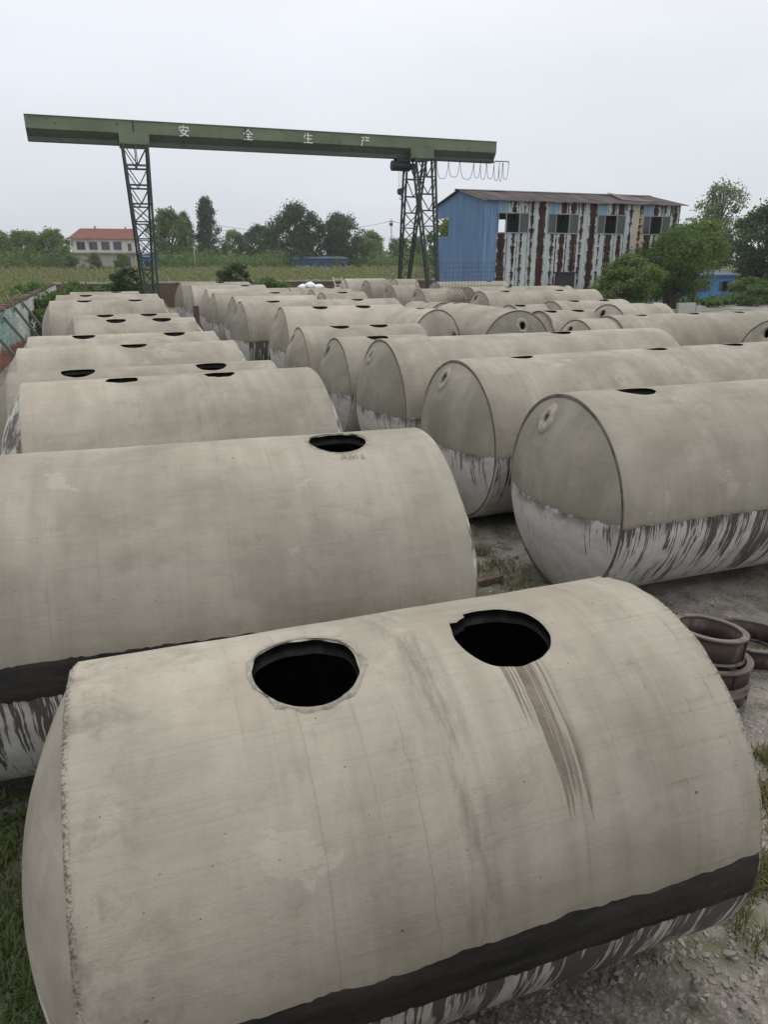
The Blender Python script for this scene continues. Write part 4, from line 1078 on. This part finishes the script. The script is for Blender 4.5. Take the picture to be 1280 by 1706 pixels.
def grass(name, mat, zones, n, h0, h1, label, seed):
    r = random.Random(seed); b = MB(); c = 0; tries = 0
    while c < n and tries < n * 30:
        tries += 1
        x0, x1, y0, y1 = zones[r.randrange(len(zones))]; x, y = r.uniform(x0, x1), r.uniform(y0, y1)
        if blocked(x, y) or N3(x * 2.1, y * 2.1, seed) < -0.05 - 0.25 * r.random(): continue
        z = gz(x, y) - 0.01; h = r.uniform(h0, h1); a = r.uniform(0, 6.28); bend = r.uniform(0.2, 0.9) * h; w = r.uniform(0.003, 0.007)
        dx, dy = cos(a), sin(a); px, py = -dy * w, dx * w
        P = [(x + dx * bend * f * f, y + dy * bend * f * f, z + h * f * (1 - 0.25 * f)) for f in (0, 0.4, 0.75, 1)]
        k = len(b.v)
        for q, (X, Y, Z) in enumerate(P[:3]): s = 1 - 0.25 * q; b.v += [(X - px * s, Y - py * s, Z), (X + px * s, Y + py * s, Z)]
        b.v.append(P[3]); b.f += [(k, k + 1, k + 3, k + 2), (k + 2, k + 3, k + 5, k + 4), (k + 4, k + 5, k + 6)]; c += 1
    return tag(b.build(name, mat), label, 'grass', kind='stuff')
grass('green_grass', 'lush_grass', [(-2.2, -0.55, 2.6, 4.3)], 5200, 0.05, 0.3, 'green grass growing by the left end of the nearest tank', 3)
grass('dry_grass', 'grass_blade', [(-2.6, -0.5, 2.8, 5.6), (-2.6, -0.5, 4.3, 5.6), (3.2, 4.6, 2.2, 3.5), (3.4, 4.3, 2.2, 2.8), (4.2, 5.0, 3.2, 3.7), (3.0, 4.7, 7.9, 9.0), (2.8, 4.9, 7.2, 9.2)], 12500, 0.04, 0.2, 'dry yellow grass tufts on the mud by the near tanks', 4)
grass('yard_weeds', 'lush_grass', [(2.3, 3.9, 29, 45), (-3.9, -2.6, 33, 47)], 6000, 0.3, 1.0, 'tall green weeds between the far tank rows', 8)
# ---------------------------------------------------------------- trees and shrubs
def leaf_cloud(b, c, rad, n, size, r, squash=1.0, droop=0.0):
    for _ in range(n):
        p = Vector((r.gauss(0, 0.56), r.gauss(0, 0.56), r.gauss(0, 0.56)))
        if p.length > 1.7: p = p * (1.7 / p.length)
        q = Vector(c) + Vector((p.x * rad, p.y * rad, p.z * rad * squash))
        u = Vector((r.uniform(-1, 1), r.uniform(-1, 1), r.uniform(-1, 1) - droop)).normalized(); w = u.cross(Vector((r.uniform(-1, 1), r.uniform(-1, 1), r.uniform(-1, 1)))).normalized()
        s = size * r.uniform(0.6, 1.25); L = u * s; Wd = w * s * 0.42
        k = len(b.v); b.v += [tuple(q - L * 0.5), tuple(q + Wd), tuple(q + L * 0.6), tuple(q - Wd)]; b.f.append((k, k + 1, k + 2, k + 3))
def tree_meshes(name, h, crown_r, base, leaf, n, clump, seed, shape='round', mat='leaf_mid', squash=0.8):
    r = random.Random(seed); tr = MB(); lf = MB()
    tr.tube([(0, 0, -0.1), (0.05 * h * r.uniform(-1, 1) * 0.5, 0, h * 0.35), (0.03 * h * r.uniform(-1, 1), 0.02 * h, h * 0.62), (0, 0, h * 0.88)], [0.026 * h, 0.02 * h, 0.012 * h, 0.004 * h], 7)
    for i in range(clump):
        f = (i + 0.5) / clump
        z = base + (h - base) * (0.06 + 0.9 * r.random())
        t = (z - base) / (h - base)
        if shape == 'round': prof = sqrt(max(0.05, 1 - (2 * t - 0.9) ** 2))
        elif shape == 'poplar': prof = (0.25 + 0.75 * min(1, t * 4)) * (1.02 - t) ** 0.7
        elif shape == 'willow': prof = 0.55 + 0.45 * sin(pi * t)
        else: prof = 1.0 - 0.4 * t
        a = r.uniform(0, 6.283); prof *= max(0.3, 0.95 + 0.75 * N3(cos(a) * 1.3 + seed * 5, sin(a) * 1.3, z / crown_r * 1.4)); rr = crown_r * prof * sqrt(r.uniform(0.1, 1.0))
        c = (rr * cos(a), rr * sin(a), z)
        cr = crown_r * r.uniform(0.12, 0.30) * (0.8 if shape == 'poplar' else 1)
        if i % 2 == 0:
            z0 = max(base * 0.6, z - rr * 0.8 - 0.15 * h); tr.tube([(0, 0, z0), (c[0] * 0.5, c[1] * 0.5, (z0 + z) / 2 + 0.03 * h), c], [0.010 * h, 0.007 * h, 0.002 * h], 5)
        leaf_cloud(lf, c, cr, int(n / clump), leaf, r, squash, 0.6 if shape == 'willow' else 0.0)
    return tr.mesh('trunk', 'bark'), lf.mesh('crown', mat)
def plant(name, meshes, loc, sc, rz, label, cat='tree', group=None, szc=None):
    o = thing(name, loc, rz, label, cat, group); o.scale = (sc, sc, szc or sc)
    link('trunk', meshes[0], o); link('crown', meshes[1], o); return o
dark = tree_meshes('d', 12, 5.2, 1.6, 0.34, 21000, 130, 1, 'round', 'leaf_dark')
dark2 = tree_meshes('d', 11, 4.4, 1.8, 0.32, 17000, 110, 2, 'round', 'leaf_dark')
poplar = tree_meshes('p', 14, 3.6, 1.2, 0.27, 17000, 200, 3, 'poplar', 'leaf_dark')
mid = tree_meshes('m', 8, 3.2, 0.8, 0.27, 13000, 85, 4, 'round', 'leaf_mid')
mid2 = tree_meshes('m', 8, 3.0, 0.5, 0.26, 13000, 85, 5, 'willow', 'leaf_mid')
pale = tree_meshes('w', 12, 3.4, 2.0, 0.24, 9000, 90, 6, 'willow', 'leaf_pale')
near1 = tree_meshes('n', 5, 2.0, 0.9, 0.15, 20000, 130, 7, 'round', 'leaf_mid')
near2 = tree_meshes('n', 6.2, 2.6, 1.1, 0.15, 24000, 150, 8, 'round', 'leaf_vine')
high = tree_meshes('n', 6.2, 2.2, 3.7, 0.15, 15000, 100, 18, 'round', 'leaf_mid')
bush = tree_meshes('b', 2.0, 1.5, 0.15, 0.16, 4200, 38, 9, 'round', 'leaf_vine')
bush2 = tree_meshes('b', 2.6, 1.3, 0.3, 0.17, 3800, 34, 10, 'round', 'leaf_dark')
Z = lambda y: gz(0, y)
G1 = 'trees along the far side of the field'
plant('leafy_tree', dark, (40.5, 170, Z(170)), 1.20, 0.4, 'broadest dark tree in the middle of the far tree line', 'tree', G1)
plant('leafy_tree', dark2, (51.5, 172, Z(170)), 1.18, 1.4, 'rounded dark tree right of the broadest one', 'tree', G1)
plant('leafy_tree', dark2, (34.0, 178, Z(170)), 0.95, 2.4, 'smaller dark tree left of the broadest one', 'tree', G1)
plant('poplar_tree', poplar, (23.2, 188, Z(180)), 1.16, 0.2, 'tallest pointed poplar right of the left crane leg', 'tree', G1, 1.22)
plant('poplar_tree', poplar, (17.8, 188, Z(180)), 0.9, 1.9, 'shorter poplar beside the tallest one', 'tree', G1, 0.98)
plant('leafy_tree', mid, (28.5, 184, Z(180)), 1.15, 0.3, 'mid green tree between the tallest poplar and the dark trees', 'tree', G1)
plant('leafy_tree', mid2, (12.6, 168, Z(168)), 1.35, 0.7, 'loose grey green tree just behind the left crane leg', 'tree', G1, 1.65)
for i, (x, y, s, k, l) in enumerate(((-20.5, 172, 1.02, 0, 'leftmost tree of the line, cut by the left edge'), (-17.0, 176, 1.1, 1, 'second tree from the left edge of the line'), (-13.8, 170, 1.0, 0, 'third tree from the left edge of the line'),
        (-10.3, 168, 1.12, 1, 'tree with a pointed top left of the red roofed house'), (-2.6, 150, 0.52, 0, 'small tree in front of the middle of the red roofed house'), (-6.5, 152, 0.5, 1, 'small bush like tree before the left corner of the house'), (2.2, 149, 0.5, 0, 'small tree before the right end of the red roofed house'))):
    plant('leafy_tree', (mid, mid2)[k], (x, y, Z(y)), s, i * 1.3, l, 'tree', G1)
for i, (x, y, s, k, l) in enumerate(((60.5, 176, 1.15, 0, 'bushy tree beside the utility pole'), (66.5, 172, 1.0, 1, 'bushy tree between the pole and the right crane leg'), (57.0, 166, 0.95, 1, 'low tree right of the two dark round trees'), (72.5, 176, 1.0, 0, 'tree seen between the two right crane legs'), (44.6, 95, 1.15, 1, 'tree seen through the window in the blue gable'), (57.0, 95, 1.2, 0, 'tree glimpsed through the first side window of the shed'))):
    plant('leafy_tree', (mid, mid2)[k], (x, y, Z(y)), s, i * 1.7, l, 'tree', G1)
plant('pale_tree', pale, (71.4, 75, 0), 1.08, 0.5, 'tall feathery pale tree rising behind the right end of the shed', 'tree')
plant('leafy_tree', near1, (33.2, 42.6, 0), 0.92, 0.3, 'leafy tree in front of the last windows of the rusty shed', 'tree', 'trees at the right of the yard', 0.82)
plant('leafy_tree', near2, (39.6, 45.5, 0), 0.92, 1.1, 'bright green tree at the right end of the shed', 'tree', 'trees at the right of the yard', 0.97)
plant('leafy_tree', high, (43.6, 47.5, 0), 1.02, 2.2, 'second green tree right of the shed end', 'tree', 'trees at the right of the yard', 1.05)
plant('leafy_tree', dark2, (66, 62, 0), 0.85, 2.0, 'big dark tree cut by the right edge', 'tree', 'trees at the right of the yard')
plant('leafy_tree', mid, (59.0, 66, 0), 0.85, 0.9, 'mid green tree behind the small blue hut', 'tree', 'trees at the right of the yard')
plant('leafy_tree', mid, (53.0, 70, 0), 0.9, 2.9, 'tree between the shed end and the small blue hut', 'tree', 'trees at the right of the yard')
for i, (x, y, s, m, l) in enumerate(((53.6, 51.0, 0.9, 0, 'low bush at the right edge above the dark kerb wall'), (55.5, 53.5, 1.15, 0, 'bush at the right edge below the big dark tree'), (63.5, 58.5, 1.2, 1, 'darker bush beside the small blue hut'))):
    plant('bush', (bush, bush2)[m], (x, y, 0), s, i * 2.0, l, 'bush', 'bushes at the right of the yard')
for i, (x, y, s, m, l) in enumerate(((-3.1, 47.0, 1.05, 0, 'vine covered bush at the far end of the painted wall'), (-2.2, 51.5, 1.25, 0, 'sprawling vine bush behind the painted wall end'), (-0.2, 53.5, 1.15, 0, 'vine bush next to the small sapling'), (-1.5, 57.5, 1.0, 0, 'far vine bush before the crop field'), (-4.9, 54.0, 1.2, 0, 'bush growing over the top of the painted wall'), (-3.3, 42.3, 0.75, 0, 'low vine clump at the foot of the painted wall'))):
    plant('bush', (bush, bush2)[m], (x, y, 0), s, i * 1.1, l, 'bush', 'bushes by the left wall')
plant('sapling', bush2, (1.0, 52.5, 0.9), 0.95, 0.6, 'small dark sapling behind the far left tanks', 'sapling')
plant('bush', bush2, (9.4, 60.5, 0.3), 1.25, 0.6, 'dark shrub standing behind the last tanks of the middle row', 'bush')
plant('bush', bush, (11.6, 58.5, 0.6), 0.95, 0.1, 'round glossy bush right of the dark shrub at the brick wall', 'bush')

rw = random.Random(77); b = MB()
for i in range(260):
    x, y = rw.uniform(-2.2, -0.5), rw.uniform(2.7, 5.4)
    if blocked(x, y): continue
    leaf_cloud(b, (x, y, gz(x, y) + 0.04), rw.uniform(0.03, 0.09), 14, 0.05, rw, 0.6)
tag(b.build('weeds', 'leaf_vine'), 'small broad leaved weeds by the left end of the nearest tank', 'weeds', kind='stuff')
b = MB()
for i in range(1500):
    x, y = (rw.uniform(-2.3, -0.5), rw.uniform(3.2, 5.8)) if i % 2 else (rw.uniform(2.7, 5.0), rw.uniform(7.1, 9.4))
    if blocked(x, y): continue
    a = rw.uniform(0, 6.28); l = rw.uniform(0.04, 0.16); z = gz(x, y) + 0.01
    b.tube([(x, y, z), (x + l * 0.5 * cos(a), y + l * 0.5 * sin(a), z + rw.uniform(0, 0.03)), (x + l * cos(a + 0.3), y + l * sin(a + 0.3), z)], 0.0025, 3, False)
tag(b.build('twigs', 'wood'), 'brown twigs and straw littering the mud between the tanks', 'litter', kind='stuff')
# hedge and scrub that read as one mass under the trees
r = random.Random(21)
def scrub(name, spans, mat, leaf, label):
    b = MB()
    for x0, x1, y, h, dens in spans:
        n = int((x1 - x0) * dens)
        for i in range(n):
            x = r.uniform(x0, x1); yy = y + r.uniform(-3, 3); hh = h * r.uniform(0.45, 1.0); c = (x, yy, Z(yy) + hh * r.uniform(0.3, 0.75))
            leaf_cloud(b, c, hh * 0.45, 150, leaf, r, 0.8)
    return tag(b.build(name, mat), label, 'scrub', kind='stuff')
scrub('far_scrub', [(-26, -8, 164, 6.0, 2.6), (10, 36, 160, 5.6, 3.0), (36, 62, 166, 3.4, 2.0), (56, 96, 162, 5.2, 2.4), (-6, 10, 158, 1.6, 2.6)], 'leaf_mid', 0.34, 'belt of scrub along the far edge of the field')
scrub('far_wood', [(-60, 130, 215, 6.5, 1.3)], 'leaf_dark', 0.6, 'dim belt of woodland behind the field')
scrub('yard_scrub', [(40, 62, 53, 0.9, 5.0), (46, 76, 69, 3.0, 3.0)], 'leaf_vine', 0.22, 'low green scrub on the waste ground right of the shed')
# crop field
rc = random.Random(31); b = MB()
def cornplant(x, y, h, w):
    z = gz(x, y); a0 = rc.uniform(0, 6.28)
    for k in range(3):
        a = a0 + k * 2.1 + rc.uniform(-0.4, 0.4); l = h * rc.uniform(0.25, 0.45); zb = z + h * (0.45 + 0.2 * k); dx, dy = cos(a) * l, sin(a) * l; px, py = -sin(a) * w, cos(a) * w
        q = len(b.v); b.v += [(x - px, y - py, zb), (x + px, y + py, zb), (x + dx * 0.6 + px, y + dy * 0.6 + py, zb + 0.16 * h), (x + dx * 0.6 - px, y + dy * 0.6 - py, zb + 0.16 * h), (x + dx, y + dy, zb - 0.02)]
        b.f += [(q, q + 1, q + 2, q + 3), (q + 3, q + 2, q + 4)]
    q = len(b.v); b.v += [(x - w, y, z), (x + w, y, z), (x + rc.uniform(-0.06, 0.06), y, z + h * 1.12)]; b.f.append((q, q + 1, q + 2))
y = 67.4
while y < 160:
    st = 0.5 + (y - 67) * 0.012
    x = -12 - (y - 67) * 0.16
    x1 = 26 + (y - 67) * 0.62
    while x < x1:
        cornplant(x + rc.uniform(-0.2, 0.2), y + rc.uniform(-0.2, 0.2), rc.uniform(1.35, 1.95), 0.028 + (y - 67) * 0.0009); x += st * 0.7
    y += st
y = 30
while y < 67:
    x = -5.2
    while x > -5.0 - 0.22 * (y - 18):
        cornplant(x + rc.uniform(-0.2, 0.2), y + rc.uniform(-0.2, 0.2), rc.uniform(1.6, 2.3), 0.05); x -= 0.5
    y += 0.55
tag(b.build('crop_field', 'corn_leaf'), 'yellow green field of maize beyond the brick wall', 'crop', kind='stuff')

# ---------------------------------------------------------------- far buildings
hs = thing('farmhouse', (-0.5, 190, Z(190)), radians(-4), 'two storey farmhouse with red tiled roof beyond the field on the left', 'house'); hs.scale = (1, 1, 1.1)
MB().box(-8, 7, 0, 9, 0, 3.9).build('lower_wall', 'house_block', hs)
MB().box(-7.4, 6.4, 1.5, 9, 3.9, 6.9).build('wall', 'house_render', hs)
MB().box(-8.4, 7.4, -0.6, 1.5, 3.9, 4.15).build('terrace', 'house_block', hs)
b = MB(); b.add([(-8.1, 0.8, 6.85), (7.0, 0.8, 6.85), (7.0, 9.6, 6.85), (-8.1, 9.6, 6.85), (-5.4, 5.2, 9.0), (6.4, 5.2, 9.0)], [(0, 1, 5, 4), (1, 2, 5), (2, 3, 4, 5), (3, 0, 4), (0, 3, 2, 1)])
rf = b.build('roof', 'red_tile', hs); MB().box(-2.3, -1.9, 5.0, 5.4, 8.8, 9.5).build('chimney', 'house_block', rf); MB().box(4.6, 5.0, 5.0, 5.4, 8.8, 9.4).build('chimney', 'house_block', rf)
for x in (-6.3, -3.6, -0.9, 1.8):
    w = MB().box(x, x + 1.9, 1.40, 1.46, 4.6, 6.3).build('window', 'window_frame', hs)
    for q in (0, 1): MB().box(x + 0.1 + q * 0.88, x + 0.92 + q * 0.88, 1.36, 1.395, 4.7, 6.2).build('pane', 'window_glass', w)
w = MB().box(5.0, 5.9, 1.40, 1.46, 4.4, 6.0).build('window', 'window_frame', hs); MB().box(5.1, 5.8, 1.36, 1.395, 4.5, 5.9).build('pane', 'window_glass', w)
MB().box(3.2, 5.4, -0.06, -0.01, 0, 3.2).build('door', 'dark_inside', hs)
def simple_shed(name, loc, w, d, h, m, roof, label, rz=0.0):
    t = thing(name, loc, rz, label, 'shed', 'far sheds')
    MB().box(0, w, 0, d, 0, h).build('wall', m, t)
    b = MB(); b.add([(-0.3, -0.4, h + 0.01), (w + 0.3, -0.4, h + 0.01), (w + 0.3, d + 0.4, h + 0.5), (-0.3, d + 0.4, h + 0.5), (-0.3, -0.4, h + 0.14), (w + 0.3, -0.4, h + 0.14), (w + 0.3, d + 0.4, h + 0.64), (-0.3, d + 0.4, h + 0.64)],
                    [(3, 2, 1, 0), (4, 5, 6, 7), (0, 1, 5, 4), (1, 2, 6, 5), (2, 3, 7, 6), (3, 0, 4, 7)]); b.build('roof', roof, t)
    k = int(w / 2.4)
    for i in range(k): MB().box(0.5 + i * 2.4, 1.7 + i * 2.4, -0.05, -0.01, h * 0.35, h * 0.75).build('window', 'window_glass', t)
    MB().box(w - 1.6, w - 0.5, -0.05, -0.01, 0, h * 0.8).build('door', 'far_roof', t)
    return t
simple_shed('blue_shed', (6.4, 163, Z(163)), 2.6, 4, 3.4, 'shed_bright_blue', 'far_roof', 'bright blue hut seen through the left crane leg')
simple_shed('blue_shed', (9.4, 164, Z(163)), 5.2, 5, 3.6, 'shed_blue', 'far_roof', 'deep blue shed right of the left crane leg')
simple_shed('blue_shed', (38.6, 163, Z(163)), 12, 6, 3.1, 'shed_blue', 'far_roof', 'long blue roofed shed under the dark trees')
simple_shed('blue_hut', (55.8, 60.5, 0), 4.9, 3.5, 2.3, 'shed_bright_blue', 'far_roof', 'small bright blue hut among the scrub at the right')
# utility poles and line
pl = thing('utility_pole', (70.5, 188, Z(180)), 0, 'utility pole with crossarm rising over the far trees', 'pole')
MB().tube([(0, 0, 0), (0, 0, 12.9)], [0.17, 0.12], 8).build('post', 'house_block', pl)
MB().box(-0.9, 0.9, -0.06, 0.06, 12.1, 12.25).box(-0.5, 0.3, -0.2, 0.2, 11.2, 11.9).build('crossarm', 'low_wall', pl)
def wire(a, c, sag, label):
    pts = [tuple(Vector(a).lerp(Vector(c), q / 24) - Vector((0, 0, sag * 4 * (q / 24) * (1 - q / 24)))) for q in range(25)]
    tag(MB().tube(pts, 0.035, 4).build('power_line', 'black_cable'), label, 'wire')
wire((70.5, 188, 13.1), (22, 196, 12.6), 2.6, 'power line sagging left from the utility pole')
wire((70.5, 188, 13.1), (118, 186, 12.4), 2.2, 'power line running right from the utility pole')
lp = thing('lamp_post', (16.5, 158, Z(158)), 0, 'thin short post standing at the far edge of the field', 'post')
MB().tube([(0, 0, 0), (0, 0, 5.2)], 0.10, 6).build('post', 'pale_block', lp); MB().box(-0.25, 0.25, -0.2, 0.2, 5.2, 5.45).build('lamp_head', 'pale_block', lp)
# ---------------------------------------------------------------- damp air
hz = MB().box(-2600, 2600, -2600, 2600, -1.0, 18.0)
hm = bpy.data.materials.new('haze'); hm.use_nodes = True; hm.node_tree.nodes.clear()
ho = hm.node_tree.nodes.new('ShaderNodeOutputMaterial'); hv = hm.node_tree.nodes.new('ShaderNodeVolumePrincipled')
hv.inputs['Color'].default_value = (0.90, 0.93, 0.97, 1); hv.inputs['Density'].default_value = 0.00035
hm.node_tree.links.new(hv.outputs[0], ho.inputs['Volume'])
MAT['haze'] = hm
tag(hz.build('haze', 'haze'), 'thin damp haze over the whole yard', kind='stuff')
